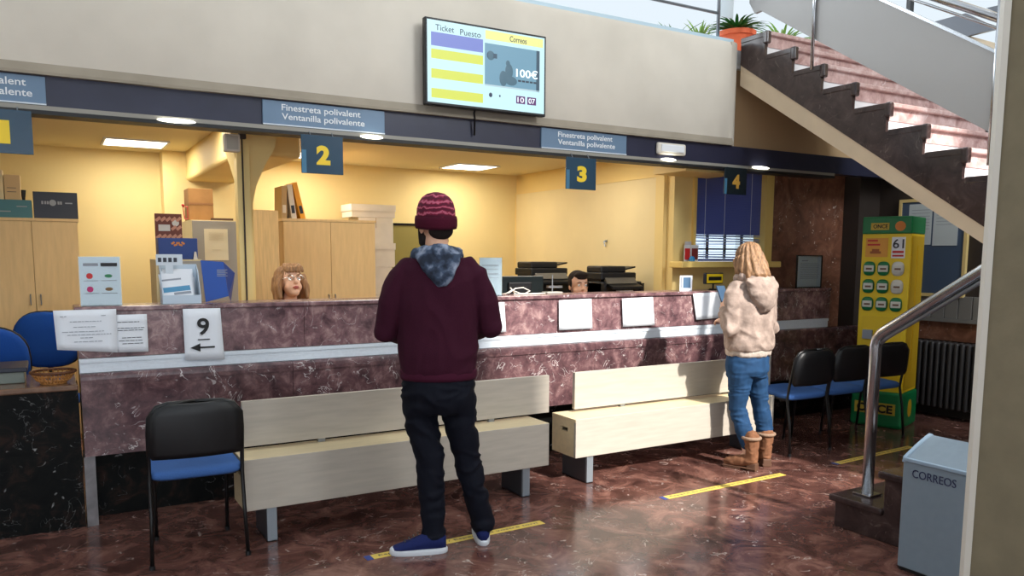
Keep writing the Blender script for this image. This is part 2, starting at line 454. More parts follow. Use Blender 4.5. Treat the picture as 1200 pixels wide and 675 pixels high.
# balustrade of the upper flight
bal = thing('balustrade', 'grey solid panel balustrade with steel posts along the upper staircase', 'balustrade', (XS, 3.6, 2.9))
pb = [P(894, 13, x=XS-.02), P(1167, 158, x=XS-.02), P(1169, 63, x=XS-.02), P(1031, 0, x=XS-.02)]
top0 = pb[3]; slt = (pb[3].z - pb[2].z) / (pb[3].y - pb[2].y)
ytop = 4.72
pl = [(pb[0].y, pb[0].z), (pb[1].y, pb[1].z), (1.9, pb[1].z - (pb[1].y-1.9)*.636), (1.9, pb[2].z - (pb[2].y-1.9)*slt), (pb[2].y, pb[2].z), (pb[3].y, pb[3].z), (ytop, pb[3].z + (ytop-pb[3].y)*slt), (ytop, P(870, 8, x=XS-.02).z), (4.66, P(876, 20, x=XS-.02).z)]
b = MB().prism(pl, 'x', XS - .045, XS - .015); obj('panel', b, M_balu, bal)
b = MB().prism([(1.9, pb[2].z - (pb[2].y-1.9)*slt), (ytop, pb[3].z + (ytop-pb[3].y)*slt), (ytop, pb[3].z + (ytop-pb[3].y)*slt + .02), (1.9, pb[2].z - (pb[2].y-1.9)*slt + .02)], 'x', XS - .05, XS - .01)
obj('top_trim', b, M_steel, bal)
for (u, v, h) in ((952, 72, .95), (1160, 182, .95)):
    p = P(u, v, x=XS - .055)
    b = MB().tube([(XS - .06, p.y, p.z - .06), (XS - .06, p.y, p.z + h)], .013); obj('post', b, M_steel, bal, smooth=True)
ra = P(1100, -2, x=XS); rb = P(1185, 26, x=XS)
k = (ra.z - rb.z) / (ra.y - rb.y)
b = MB().tube([(XS - .03, 1.9, rb.z - (rb.y-1.9)*k), (XS - .03, 4.7, ra.z + (4.7-ra.y)*k)], .026, 12); obj('handrail', b, M_steel, bal, smooth=True)
ra2 = P(1100, 10, x=XS); rb2 = P(1185, 38, x=XS)
b = MB().tube([(XS - .03, 1.9, rb2.z - (rb2.y-1.9)*k), (XS - .03, 4.7, ra2.z + (4.7-ra2.y)*k)], .009, 8); obj('lower_rail', b, M_steel, bal, smooth=True)
for y in (2.2, 4.3):
    zt = rb.z + (y - rb.y)*k
    b = MB().tube([(XS - .03, y, pb[2].z + (y-pb[2].y)*slt), (XS - .03, y, zt)], .01, 8); obj('bracket', b, M_steel, bal, smooth=True)

# lower flight with landing
ls = thing('lower_staircase', 'short dark marble stair rising behind the grey bin at the lower right', 'staircase', (3.73, 2.78, 0))
XL0, XL1 = 3.73, 4.93
ly = [2.78, 2.487, 2.195, 1.90, 1.61]
poly = [(2.78, 0)]
z = 0; prev = 2.78
for i, y in enumerate(ly):
    z = .178 + i*.2
    poly += [(y + .0, z)] if i == 0 else [(y, z - .2), (y, z)]
poly += [(1.3, z), (1.3, 0)]
b = MB().prism(poly, 'x', XL0, XL1); obj('stair_body', b, M_stairdark, ls, bevel=.006)
for i, y in enumerate(ly):
    z = .178 + i*.2
    b = MB().rbox(XL0 - .022, XL1, y - .30 if i < 4 else 1.3, y + .03, z - .035, z + .004, .012); obj('tread', b, M_stairdark, ls)
hr = thing('stair_handrail', 'shiny steel handrail on a square-footed post at the lower stair', 'handrail', (3.878, 2.684, .18))
X = 3.878
b = MB().tube([(X, 2.684, .185), (X, 2.684, 1.02), (X, 2.676, 1.055), (X, 2.65, 1.09), (X, 2.60, 1.125), (X, 2.125, 1.447), (X, 1.5, 1.87)], .031, 16); obj('rail', b, M_steel, hr, smooth=True)
b = MB().tube([(X, 2.655, 1.035), (X, 2.62, 1.068), (X, 2.125, 1.395), (X, 1.5, 1.81)], .011, 10); obj('lower_rail', b, M_steeldull, hr, smooth=True)
b = MB().rbox(X - .055, X + .055, 2.63, 2.74, .183, .194, .003); obj('foot_plate', b, M_steel, hr)

# pillar near the camera
b = MB()
px_ = 2.2; py_ = P(1127, 675, x=px_).y - .004
b.prism([(px_, .72), (px_, py_ - .012), (px_ + .02, py_ + .012), (px_ + .35, py_ + .012), (px_ + .35, .72)], 'z', 0, 6.2)
struct('wall_pillar', b, M_pillar)
b = MB().prism([(px_ - .003, py_ - .02), (px_ - .003, py_ - .002), (px_ + .012, py_ + .018), (px_ + .03, py_ + .018), (px_ + .03, py_ + .01)], 'z', 0, 6.2)
struct('trim_4', b, M_pilledge)  # pale strip colours in the brighter light on the chamfer

# ================================================================== COUNTER
ct = thing('service_counter', 'long reddish marble service counter with a pale metal band', 'counter', (3.2, 4.9, 0))
X0, X1 = .115, 6.38
def split(x0, x1, n):
    return [(x0 + (x1-x0)*i/n, x0 + (x1-x0)*(i+1)/n) for i in range(n)]
b = MB()
for a, c in split(X0 + .0, 6.30, 5): b.box(a + .0015, c - .0015, 4.862, 4.90, .93, 1.186)
obj('upper_panel', b, M_counter, ct)
b = MB().rbox(X0 - .01, 6.30, 4.845, 5.12, 1.184, 1.212, .006); obj('counter_top', b, M_counter, ct)
b = MB()
b.box(X0, 6.28, 4.866, 4.90, .845, .926)
for a, c in split(X0, 6.28, 3): b.box(a + .002, c - .002, 4.856, 4.868, .85, .928)
b.box(X0, 6.28, 4.85, 4.868, .905, .928)
obj('metal_band', b, M_silver, ct)
b = MB()
q = [(4.868, .848), (4.835, .848), (4.822, .843), (4.815, .832), (4.812, .815), (4.812, .79), (4.868, .79)]
for a, c in split(X0, 7.0, 6): b.prism(q, 'x', a + .001, c - .001)
obj('ledge', b, M_apron, ct)
b = MB()
for a, c in split(X0, 7.0, 6): b.box(a + .0015, c - .0015, 4.82, 4.87, .39, .79)
obj('apron', b, M_apron, ct)
b = MB().box(X0 + .05, 7.0, 4.98, 5.04, 0, .39); obj('recessed_base', b, M_darkmar, ct)
b = MB().box(X0 - .005, X0 + .05, 4.815, 5.0, 0, .39); obj('end_leg', b, mat('grey_marble_leg', (120, 116, 118), .3, 0, .3, 14), ct)
b = MB().box(X0, 6.3, 5.03, 5.12, 0, 1.185); obj('back_panel', b, M_mapleside, ct)

lc = thing('low_counter', 'low counter with dark green-black marble front at far left', 'counter', (-1, 5, 0))
b = MB()
for a, c in split(-2.2, X0 - .012, 2): b.box(a + .001, c - .001, 4.822, 4.86, 0, .765)
obj('front_panel', b, M_darkmar, lc)
b = MB().rbox(-2.2, X0 - .012, 4.80, 5.35, .765, .797, .008); obj('counter_top', b, mat('brown_marble_top', (112, 84, 66), .2, 0, .3, 16), lc)
# grey drawer unit on the low counter and wicker basket
t = thing('drawer_tray', 'flat grey desktop drawer unit on the low counter', 'tray', (-.3, 5.1, .797))
b = MB().rbox(-.75, -.145, 5.0, 5.3, .798, .86, .004); obj('body', b, mat('grey_green_plastic', (112, 120, 112), .4), t)
b = MB().rbox(-.77, -.13, 4.985, 5.31, .86, .885, .004); obj('lid', b, M_navybox, t)
bc = P(60, 437, z=.8); bc = Vector((-.01, 4.92, .797))
bs = thing('wicker_basket', 'small round wicker basket on the low counter at far left', 'basket', bc)
b = MB()
n = 26
for k in range(n):
    a = 2*PI*k/n
    b.tube([(bc.x + .058*math.cos(a), bc.y + .058*math.sin(a), bc.z + .006), (bc.x + .085*math.cos(a+.08), bc.y + .085*math.sin(a+.08), bc.z + .03), (bc.x + .102*math.cos(a+.12), bc.y + .102*math.sin(a+.12), bc.z + .06)], .0042, 6)
for zz, rr in ((.004, .06), (.022, .08), (.044, .094)):
    b.tube([(bc.x + rr*math.cos(2*PI*k/24), bc.y + rr*math.sin(2*PI*k/24), bc.z + zz) for k in range(25)], .0045, 6)
b.lathe([(.0, .002), (.06, .002), (.06, .008), (0, .008)], bc, 20, cap=False)
obj('woven_bowl', b, M_wicker, bs)
b = MB().tube([(bc.x + .106*math.cos(2*PI*k/32), bc.y + .106*math.sin(2*PI*k/32), bc.z + .064) for k in range(33)], .008, 8); obj('rim', b, mat('dark_wicker', (92, 52, 24), .6, 0, .4, 90), bs)

# ------------------------------------------------------------------ papers on the counter
def sheet(name, label, quad, y, cat='paper', texty=None, curl=.004, group=None):
    pts = [P(*q, y=y) for q in quad]      # tl, tr, br, bl
    N = 6
    g = []
    for i in range(N + 1):
        row = []
        for j in range(N + 1):
            s_, t_ = j / N, i / N
            p = (pts[0]*(1-s_) + pts[1]*s_)*(1-t_) + (pts[3]*(1-s_) + pts[2]*s_)*t_
            p = p + Vector((0, -curl*(s_*s_*.6 + t_*t_*.8) - curl*.3*math.sin(s_*7), 0)); row.append(p)
        g.append(row)
    b = MB()
    for i in range(N):
        for j in range(N): b.quad([g[i][j], g[i+1][j], g[i+1][j+1], g[i][j+1]])
    bmesh.ops.remove_doubles(b.bm, verts=b.bm.verts, dist=1e-5)
    t = thing(name, label, cat, tuple((pts[0]+pts[2])/2), group=group)
    o = obj('sheet', b, M_paper, t, smooth=True)
    md = o.modifiers.new('s', 'SOLIDIFY'); md.thickness = .0006; md.offset = 0
    return t, pts
def put_lines(t, pts, y, rows, mat_=None, x_in=.1, t_=.0018):
    b = MB(); w = pts[1].x - pts[0].x; h = pts[0].z - pts[3].z
    for (fz, a, c) in rows:
        z = pts[0].z + (pts[1].z-pts[0].z)*.5 - h*fz
        x = pts[0].x + w*a
        while x < pts[0].x + w*c - .004:
            l = random.uniform(.008, .03); l = min(l, pts[0].x + w*c - x)
            b.box(x, x + l, y - .0009, y, z - t_, z + t_); x += l + .004
    return obj('printed_text', b, mat_ or M_print, t)
yc = 4.858
t, p = sheet('notice_paper', 'wide white printed notice taped over the left end of the marble counter', [(62, 364), (136, 362), (138, 413), (67, 410)], 4.84)
put_lines(t, p, 4.833, [(.16, .1, .2), (.16, .75, .85), (.3, .25, .75), (.44, .3, .65), (.56, .12, .8), (.64, .2, .9), (.72, .4, .6), (.82, .3, .75)], M_printl)
t, p = sheet('notice_paper', 'narrower printed notice tucked behind the wide one at the left end of the counter', [(134, 369), (172, 368), (174, 412), (134, 413)], 4.843, curl=.001)
put_lines(t, p, 4.841, [(.2, .08, .75), (.36, .08, .9), (.42, .08, .88), (.62, .2, .8), (.7, .1, .85), (.78, .2, .85)], M_print)
t, p = sheet('direction_paper', 'white sheet with a large 9 and a left arrow taped to the counter', [(214, 362), (258, 361), (263, 421), (217, 422)], 4.842, cat='sign', curl=.003)
c = (p[0] + p[1] + p[2] + p[3]) / 4
text('9', .15, M_black, facing_y(c.x, 4.834, c.z + .045), t, 'numeral', height=.10, width=.066, bold=.003)
b = MB(); b.box(c.x - .032, c.x + .034, 4.833, 4.835, c.z - .033, c.z - .027)
b.box(c.x - .03, c.x + .06, 4.833, 4.835, c.z - .081, c.z - .071); b.prism([(c.x - .075, c.z - .076), (c.x - .02, c.z - .052), (c.x - .02, c.z - .100)], 'y', 4.833, 4.835)
obj('arrow', b, M_black, t)
t, p = sheet('notice_paper', 'white sheet with a column of print on the counter beside the man in maroon', [(562, 355), (591, 354), (593, 389), (566, 391)], 4.842, curl=.002)
put_lines(t, p, 4.839, [(.15, .6, .75), (.4, .5, .9), (.45, .5, .95), (.5, .5, .8), (.75, .5, .8)], M_printl)
for lab, q in (('blank white sheet on the counter below the seated male clerk', [(655, 352), (693, 350), (694, 385), (655, 387)]),
               ('blank white sheet on the counter below the right printer', [(729, 350), (765, 348), (767, 381), (730, 383)]),
               ('blank white sheet on the counter just left of the woman in the fleece', [(812, 344), (845, 342), (848, 372), (816, 375)])):
    t, p = sheet('notice_paper', lab, q, 4.842, curl=.002)
    put_lines(t, p, 4.839, [(.12, .1, .2)], M_printl)

def stand_sign(name, label, q, y, cat='sign', depth=.05, framed=False):
    pts = [P(*k, y=y) for k in q]; t = thing(name, label, cat, ((pts[0].x+pts[1].x)/2, y, 1.212))
    zb = 1.213
    x0, x1 = pts[3].x, pts[2].x; z1 = pts[0].z
    b = MB().box(x0, x1, y, y + .002, zb, z1); obj('sheet', b, M_paper, t)
    b = MB(); b.box(x0 - .003, x1 + .003, y - .003, y - .001, zb, z1 + .003); b.box(x0, x1, y - .02, y + depth, zb, zb + .003)
    obj('acrylic_holder', b, M_glass, t)
    return t, x0, x1, z1
t, x0, x1, z1 = stand_sign('leaflet_stand', 'white leaflet with four coloured logos standing at the left of the counter', [(97, 301), (144, 300), (143, 357), (95, 358)], 4.93, 'leaflet')
b = MB(); w = x1 - x0
b.box(x0+.02, x0+w*.46, 4.9235, 4.9265, z1-.05, z1-.035); b.setm(1).box(x0+w*.52, x1-.015, 4.9235, 4.9265, z1-.052, z1-.033); b.setm(2)
for zz in (.13, .20): b.box(x0+.02, x0+w*.45, 4.9235, 4.9265, z1-zz-.002, z1-zz); b.box(x0+w*.52, x1-.02, 4.9235, 4.9265, z1-zz-.002, z1-zz)
obj('printed_text', b, [M_printl, M_black, M_print], t)
for i, (dx, dz, cc) in enumerate(((.24, .105, M_red), (.7, .105, M_oncegreen), (.24, .178, mat('magenta_print', (190, 40, 110), .5)), (.7, .178, mat('brown_print', (120, 90, 50), .5)))):
    b = MB().lathe([(0, -.001), (.016 if i % 2 == 0 else .019, -.001), (.016 if i % 2 == 0 else .019, .001), (0, .001)], (0, 0, 0), 18, cap=False)
    M = Matrix.Translation((x0 + w*dx, 4.925, z1 - dz)) @ Matrix.Rotation(PI/2, 4, 'X') @ Matrix.Diagonal((1, 1 if i % 2 == 0 else .5, 1, 1))
    bmesh.ops.transform(b.bm, matrix=M, verts=b.bm.verts); obj('logo', b, cc, t)
t, x0, x1, z1 = stand_sign('document_stand', 'tall white document in a clear stand beside the standing man\'s shoulder', [(562, 302), (585, 302), (588, 345), (562, 346)], 4.95, 'notice')
b = MB()
for zz in (.05, .056, .08, .11, .116, .14): b.box(x0+.02, x1-.03, 4.9445, 4.9465, z1-zz-.0015, z1-zz+.0005)
obj('printed_text', b, M_printl, t)
t, x0, x1, z1 = stand_sign('framed_notice', 'framed typed notice standing on the dark right end of the counter', [(936, 300), (963, 300), (961, 335), (933, 335)], 4.95, 'notice')
b = MB()
for s_ in ((x0-.008, x0, 1.213, z1), (x1, x1+.008, 1.213, z1), (x0-.008, x1+.008, z1, z1+.008), (x0-.008, x1+.008, 1.213, 1.222)): b.box(s_[0], s_[1], 4.94, 4.955, s_[2], s_[3])
obj('frame', b, M_black, t)
b = MB(); b.box(x0+.06, x0+.14, 4.9445, 4.9465, z1-.047, z1-.04)
for i in range(12): b.box(x0+.04, x1-.03-.02*random.random(), 4.9445, 4.9465, z1-.07-i*.0125, z1-.067-i*.0125)
obj('printed_text', b, M_printl, t)

# brochure holder, blue folder
hp = P(209, 356, y=4.93)
t = thing('brochure_holder', 'pale cardboard brochure dispenser with leaflets on the counter', 'brochure holder', (hp.x, 4.96, 1.212))
hx0, hx1 = P(190, 340, y=4.93).x, P(235, 340, y=4.93).x
b = MB()
b.prism([(4.92, 1.213), (4.92, 1.26), (4.99, 1.40), (5.05, 1.44), (5.05, 1.213)], 'x', hx0, hx0 + .004); b.prism([(4.92, 1.213), (4.92, 1.26), (4.99, 1.40), (5.05, 1.44), (5.05, 1.213)], 'x', hx1 - .004, hx1)
b.box(hx0, hx1, 4.915, 4.92, 1.213, 1.262); b.box(hx0, hx1, 5.045, 5.05, 1.213, 1.44)
obj('body', b, mat('pale_card', (196, 212, 226), .6), t)
lx = P(183, 310, y=5.0).x
b = MB().box(lx, P(214, 310, y=5.0).x, 5.0, 5.005, P(200, 311, y=5).z, P(200, 298, y=5).z); b.box(lx + .05, lx + .09, 5.0, 5.004, 1.38, P(200, 311, y=5).z); obj('header_card', b, mat('pale_card2', (214, 224, 232), .6), t)
b = MB()
for i in range(4): b.box(lx + .01 + i*.028, lx + .028 + i*.028, 4.997, 5.0, P(200, 307, y=5).z, P(200, 302, y=5).z)
obj('lettering', b, M_print, t)
for i in range(4):
    T = Matrix.Translation(((hx0+hx1)/2 - .012 + i*.004, 4.945 + i*.022, 1.225 + i*.012)) @ Matrix.Rotation(math.radians(-20), 4, 'X') @ Matrix.Rotation(math.radians(-6 + i*3), 4, 'Y')
    w_ = (hx1-hx0)/2 - .02
    b = MB(); b.box(-w_, w_, -.003, .003, 0, .175, T)
    b.setm(1).box(-w_+.01, w_-.01, -.004, -.003, .06, .09, T); b.setm(2).box(-w_+.01, w_*.4, -.004, -.003, .13, .14, T); b.box(-.02, w_-.01, -.004, -.003, .04, .055, T)
    obj('leaflet', b, [M_paper, mat('cyan_print', (80, 150, 190), .5), M_printl], t)
fx = P(255, 350, y=5.03)
t = thing('blue_folder', 'open bright blue folder standing on the counter by the brochure holder', 'folder', (fx.x, 5.05, 1.212))
a1 = P(235, 305, y=5.0); a2 = P(262, 307, y=4.99); a3 = P(275, 320, y=5.07); 
b = MB(); b.prism([(a1.x, a1.z), (a2.x, a2.z), (P(268, 350, y=5).x, P(268, 347, y=5).z), (P(241, 350, y=5).x, 1.213)], 'y', 5.0, 5.006)
obj('front_cover', b, M_bluebook, t)
b = MB(); v = [Vector((a2.x, 5.0, a2.z)), Vector((P(275, 320, y=5.07).x, 5.07, P(275, 320, y=5.07).z)), Vector((P(270, 345, y=5.07).x, 5.07, 1.213)), Vector((P(268, 347, y=5).x, 5.0, P(268, 347, y=5).z))]
b.loft([[p for p in v], [p + Vector((.003, .006, 0)) for p in v]]); obj('side_cover', b, mat('blue_card_side', (20, 62, 140), .4), t)
b = MB(); 
for i in range(5): b.box(a1.x + .09, a1.x + .15 - .01*(i % 2), 4.998, 5.0, a1.z - .06 - i*.009, a1.z - .056 - i*.009)
obj('printed_text', b, M_printl, t)

# ------------------------------------------------------------------ staff room furniture
def two_door_cabinet(label, x0, x1, y0, z1, split_px, depth=.42, side=M_mapleside, hz=1.14, hs=.035):
    t = thing('wooden_cupboard', label, 'cupboard', ((x0+x1)/2, y0 + depth/2, 0))
    b = MB().box(x0, x1, y0 + .02, y0 + depth, 0, z1 - .02); obj('body', b, side, t)
    b = MB().box(x0 - .008, x1 + .008, y0 - .004, y0 + depth, z1 - .022, z1); obj('top', b, M_maple, t)
    xm = split_px
    for a, c, hx in ((x0 + .002, xm - .0015, xm - hs), (xm + .0015, x1 - .002, xm + hs)):
        d = obj('door', MB().box(a, c, y0, y0 + .019, .04, z1 - .025), M_maple, t, bevel=.002)
        obj('handle', MB().tube([(hx, y0, hz - .04), (hx, y0 - .02, hz - .035), (hx, y0 - .02, hz + .035), (hx, y0, hz + .04)], .005, 8), M_steeldull, d)
    return t
two_door_cabinet('two-door maple cupboard at far left under the stacked boxes', -.72, P(93, 300, y=7.2).x, 7.2, P(60, 256, y=7.2).z, P(39, 300, y=7.2).x)
two_door_cabinet('two-door maple cupboard behind the female clerk', P(333, 300, y=7.0).x, P(440, 300, y=7.0).x, 7.0, P(380, 257, y=7.0).z, P(388, 300, y=7.0).x, hz=1.10, hs=.03)
x0 = P(298, 300, y=6.45).x; x1 = P(328, 300, y=6.45).x
t = thing('narrow_cupboard', 'narrow tall wooden cupboard beside the yellow pillar', 'cupboard', ((x0+x1)/2, 6.6, 0))
obj('body', MB().box(x0, x1, 6.47, 6.85, 0, P(310, 246, y=6.45).z), mat('oak_panel', (206, 172, 118), .5, 0, .12, 6, stretch=(12, 12, 1)), t)
obj('door', MB().box(x0 + .004, x1 - .004, 6.45, 6.469, .03, P(310, 247, y=6.45).z), mat('oak_panel2', (212, 180, 126), .5, 0, .12, 6, stretch=(12, 12, 1)), t, bevel=.002)
# boxes on the left cupboard
zt = P(60, 256, y=7.2).z
def carton(name, label, x0, x1, y0, y1, z0, z1, m_, cat='box', lidh=None, group=None, T=None):
    t = thing(name, label, cat, ((x0+x1)/2, (y0+y1)/2, z0), group=group)
    obj('body', MB().box(x0, x1, y0, y1, z0, z1), m_, t, bevel=.003)
    if lidh: obj('lid', MB().box(x0 - .006, x1 + .006, y0 - .006, y1 + .006, z1 - lidh, z1 + .004), m_, t)
    return t
bx0, bx1 = P(39, 240, y=7.25).x, P(91, 240, y=7.25).x
t = carton('flat_box', 'dark navy box with a round pale badge on the left cupboard', bx0, bx1, 7.25, 7.45, zt, P(60, 225, y=7.25).z, M_navybox)
zc = (zt + P(60, 225, y=7.25).z)/2 + .02; xc = (bx0+bx1)/2
b = MB().lathe([(0, -.001), (.024, -.001), (.024, .001), (0, .001)], (0, 0, 0), 18, cap=False)
bmesh.ops.transform(b.bm, matrix=facing_y(xc - .02, 7.248, zc), verts=b.bm.verts)
for dx in (-.09, -.07, -.053, .02, .037): b.box(xc + dx - .007, xc + dx + .006, 7.2475, 7.249, zc - .012, zc + .012)
b.box(xc + .065, xc + .115, 7.2475, 7.249, zc - .005, zc + .004)
obj('badge', b, M_printl, t)
t = carton('flat_box', 'teal box lying at the left edge on the left cupboard', -.5, P(37, 240, y=7.25).x, 7.25, 7.5, zt, P(20, 234, y=7.25).z, M_teal)
b = MB(); x_ = P(37, 240, y=7.25).x; b.box(x_-.1, x_-.03, 7.248, 7.25, zt+.085, zt+.092); b.box(x_-.28, x_-.14, 7.248, 7.25, zt+.045, zt+.053); obj('badge', b, M_printl, t)
zt2 = P(20, 234, y=7.25).z
t = carton('carton', 'beige carton standing on the teal box at the left edge', P(5, 220, y=7.3).x, P(24, 220, y=7.3).x, 7.3, 7.45, zt2, P(20, 205, y=7.3).z, mat('beige_carton', (206, 176, 132), .7))
b = MB(); x_ = P(8, 220, y=7.3).x; b.box(x_, x_+.06, 7.298, 7.3, zt2+.09, zt2+.094); b.box(x_, x_+.06, 7.298, 7.3, zt2+.06, zt2+.064); obj('badge', b, M_print, t)
t = carton('carton', 'pale carton cut off by the left edge of the photo, on the teal box', -.5, P(4, 220, y=7.3).x, 7.3, 7.45, zt2, P(2, 199, y=7.3).z, mat('pale_carton', (224, 204, 164), .7))
b = MB(); a = P(26, 220, y=7.4); tag(obj('paper_cup', b.lathe([(.009, 0), (.02, .085)], (a.x + .005, 7.4, zt2), 14), M_blackplastic), 'small black paper cup beside the beige carton on the teal box', 'cup')

# grey filing cabinet etc.
fx0, fx1 = P(226, 300, y=6.0).x, P(281, 300, y=6.0).x; fz = P(250, 258, y=6.0).z
t = thing('filing_cabinet', 'tall grey metal cabinet with a taped notice beside the yellow pillar', 'cabinet', ((fx0+fx1)/2, 6.2, 0))
obj('body', MB().box(fx0, fx1, 6.01, 6.45, 0, fz), M_door, t)
obj('door', MB().box(fx0 + .004, fx1 - .004, 5.99, 6.01, .04, fz - .006), M_gypgrey, t, bevel=.002)
t = thing('notice_paper', 'cream printed notice taped to the tall grey cabinet', 'paper', (P(253, 285, y=5.985).x, 5.985, P(253, 285, y=5.985).z))
n0, n1 = P(239, 268, y=5.985), P(268, 305, y=5.985)
obj('sheet', MB().box(n0.x, n1.x, 5.985, 5.988, n1.z, n0.z), mat('cream_paper', (240, 226, 190), .7), t)
b = MB()
for i in range(5): b.box(n0.x + .03, n1.x - .03, 5.983, 5.985, n0.z - .03 - i*.012, n0.z - .028 - i*.012)
b.box(n0.x + .05, n1.x - .05, 5.983, 5.985, n0.z - .15, n0.z - .148)
obj('printed_text', b, mat('pale_print', (205, 190, 150), .7), t)
t = carton('cardboard_box', 'upright brown cardboard box on the tall grey cabinet', P(221, 240, y=6.1).x, P(250, 240, y=6.1).x, 6.1, 6.3, fz, P(235, 221, y=6.1).z, M_card)
b = MB(); a, c = P(221, 240, y=6.1).x, P(250, 240, y=6.1).x; b.box(a, c, 6.098, 6.1, fz + .11, fz + .125); obj('tape', b, mat('packing_tape', (150, 104, 60), .4), t)
a = P(262, 256, y=6.05)
b = MB().rbox(a.x - .08, a.x + .07, 6.06, 6.25, fz, fz + .018, .003); tag(obj('flat_folder', b, mat('dark_brown_leather', (84, 56, 34), .6)), 'flat dark folder lying on the tall grey cabinet', 'folder')
a = P(218, 249, y=5.98)
t = thing('picture_stand', 'thin red and wire picture stand at the edge of the tall grey cabinet', 'stand', (a.x + .02, 6.03, fz))
b = MB().tube([(a.x - .003, 6.03, fz + .005), (a.x - .012, 6.03, fz + .09), (a.x + .018, 6.03, fz + .09), (a.x + .018, 6.03, fz + .005), (a.x - .003, 6.03, fz + .005)], .004, 6); obj('wire_frame', b, M_red, t)
b = MB().ball((a.x - .012, 6.03, fz + .1), .01, 10); obj('finial', b, M_red, t)
# low beige cabinet with blue box and calendar
cx0, cx1 = P(184, 330, y=5.45).x, P(238, 330, y=5.45).x; cz = P(210, 304, y=5.45).z
t = thing('low_cabinet', 'grey-beige office cabinet behind the brochure holder', 'cabinet', ((cx0+cx1)/2, 5.6, 0))
obj('body', MB().box(cx0, cx1, 5.47, 5.8, 0, cz), M_door, t)
obj('door', MB().box(cx0 + .02, cx1 - .004, 5.45, 5.47, .03, cz - .01), M_gypgrey, t, bevel=.002)
a, c = P(186, 300, y=5.5).x, P(232, 300, y=5.5).x
t = carton('blue_box', 'dark blue box with an orange emblem on the grey-beige cabinet', a, c, 5.5, 5.62, cz, P(210, 279, y=5.5).z, M_bluebox)
z_ = (cz + P(210, 279, y=5.5).z)/2 + .03; b = MB()
for i in range(5):
    T = facing_y((a+c)/2 - .03 + i*.015, 5.499, z_ + .006*(-1)**i) @ Matrix.Rotation(.6 - i*.3, 4, 'Z'); b.box(-.011, .011, -.006, .006, 0, .001, T)
obj('emblem', b, M_orange, t)
b = MB(); b.prism([(c - .03, cz), (c - .004, cz), (c - .012, cz + .05), (c - .022, cz + .05)], 'y', 5.485, 5.495); tag(obj('paper_figure', b, M_wbox), 'tiny white folded card in front of the dark blue box', 'card')
a0 = P(181, 250, y=5.68); a1 = P(214, 282, y=5.68)
t = thing('wall_calendar', 'red, brown and white patterned calendar card propped behind the dark blue box', 'calendar', ((a0.x+a1.x)/2, 5.69, cz))
obj('board', MB().box(a0.x, a1.x, 5.68, 5.695, cz, a0.z), mat('calendar_brown', (122, 62, 44), .6), t)
b = MB(); w = a1.x - a0.x; h = a0.z - cz
for i in range(5):
    for j in range(5):
        if j == 3 and i < 3: continue
        T = facing_y(a0.x + w*(.12 + i*.19), 5.679, cz + h*(.12 + j*.19)) @ Matrix.Rotation(.7, 4, 'Z'); b.box(-.018, .018, -.009, .009, 0, .0015, T)
obj('pattern', b, mat('calendar_pattern', (214, 150, 120), .6), t)
b = MB(); b.box(a0.x + .02, a0.x + w*.55, 5.6775, 5.679, cz + h*.62, cz + h*.76); b.merge(MB().lathe([(0, 0), (.022, 0), (.022, .001), (0, .001)], (0, 0, 0), 16, cap=False).bm, facing_y(a0.x + w*.76, 5.679, cz + h*.8)); obj('white_badge', b, M_wbox, t)

# files and boxes by the middle cupboard
mz = P(380, 257, y=7.0).z
for i, (u0, u1, v, mm, lab, lean) in enumerate(((329, 335, 218, mat('brown_file', (186, 156, 108), .6), 'brown file at the left of the leaning files on the middle cupboard', .02), (336, 341, 216, M_wbox, 'white file in the leaning group on the middle cupboard', -.12), (342, 348, 213, mat('amber_file', (232, 160, 20), .5), 'amber yellow file leaning on the middle cupboard', -.22))):
    a = P(u0, 255, y=7.1); c = P(u1, v, y=7.1); hgt = c.z - mz
    T = Matrix.Translation((a.x + .03 + i*.035, 7.1, mz)) @ Matrix.Rotation(lean, 4, 'Y')
    t = thing('box_file', lab, 'file', (a.x + .03, 7.2, mz), group=None)
    obj('spine_case', MB().box(-.02, .025, 0, .26, .0, hgt, T), mm, t)
    obj('spine_label', MB().box(-.012, .017, -.001, 0, .05, .12, T), M_navybox if i else M_wbox, t)
bxs = [(412, 463, 240, 255, 'topmost flat white carton of the stack behind the middle cupboard'), (420, 461, 255, 285, 'second white carton from the top of the stack'), (420, 463, 285, 313, 'third white carton from the top of the stack, with a lid'), (420, 460, 313, 345, 'fourth white carton down in the stack, just above the counter line')]
for u0, u1, v0, v1, lab in bxs:
    yb = 7.5; a = P(u0, v0, y=yb); c = P(u1, v1, y=yb)
    z0 = P(440, v1, y=yb).z; z1 = P(440, v0, y=yb).z - .002
    t = carton('white_carton', lab, a.x, c.x, yb, yb + .3, z0, z1, M_wbox, lidh=(.06 if 'lid' in lab or 'flat' in lab else None), group='white cartons stacked by the middle cupboard')
    if 'second' in lab: obj('tape', MB().box((a.x+c.x)/2 - .002, (a.x+c.x)/2 + .002, yb - .0015, yb, z1 - .1, z1), M_card, t)
zb_ = P(440, 345, y=7.5).z
carton('white_carton', 'lowest white carton of the stack, mostly hidden by the counter', P(420, 345, y=7.5).x, P(462, 345, y=7.5).x, 7.5, 7.8, 0, zb_ - .002, M_wbox, group='white cartons stacked by the middle cupboard')
# olive board behind the man
a, c = P(462, 263, y=7.97), P(481, 320, y=7.97)
t = thing('wall_board', 'olive board with dark top rail on the back wall behind the standing man', 'board', ((a.x+c.x)/2 + .2, 7.985, 1.2))
obj('board', MB().box(a.x - .3, a.x + .32, 7.975, 7.998, .9, a.z - .01), mat('olive_board', (140, 128, 66), .7), t)
obj('top_rail', MB().box(a.x - .31, a.x + .33, 7.965, 7.998, a.z - .01, a.z + .015), M_dark, t)

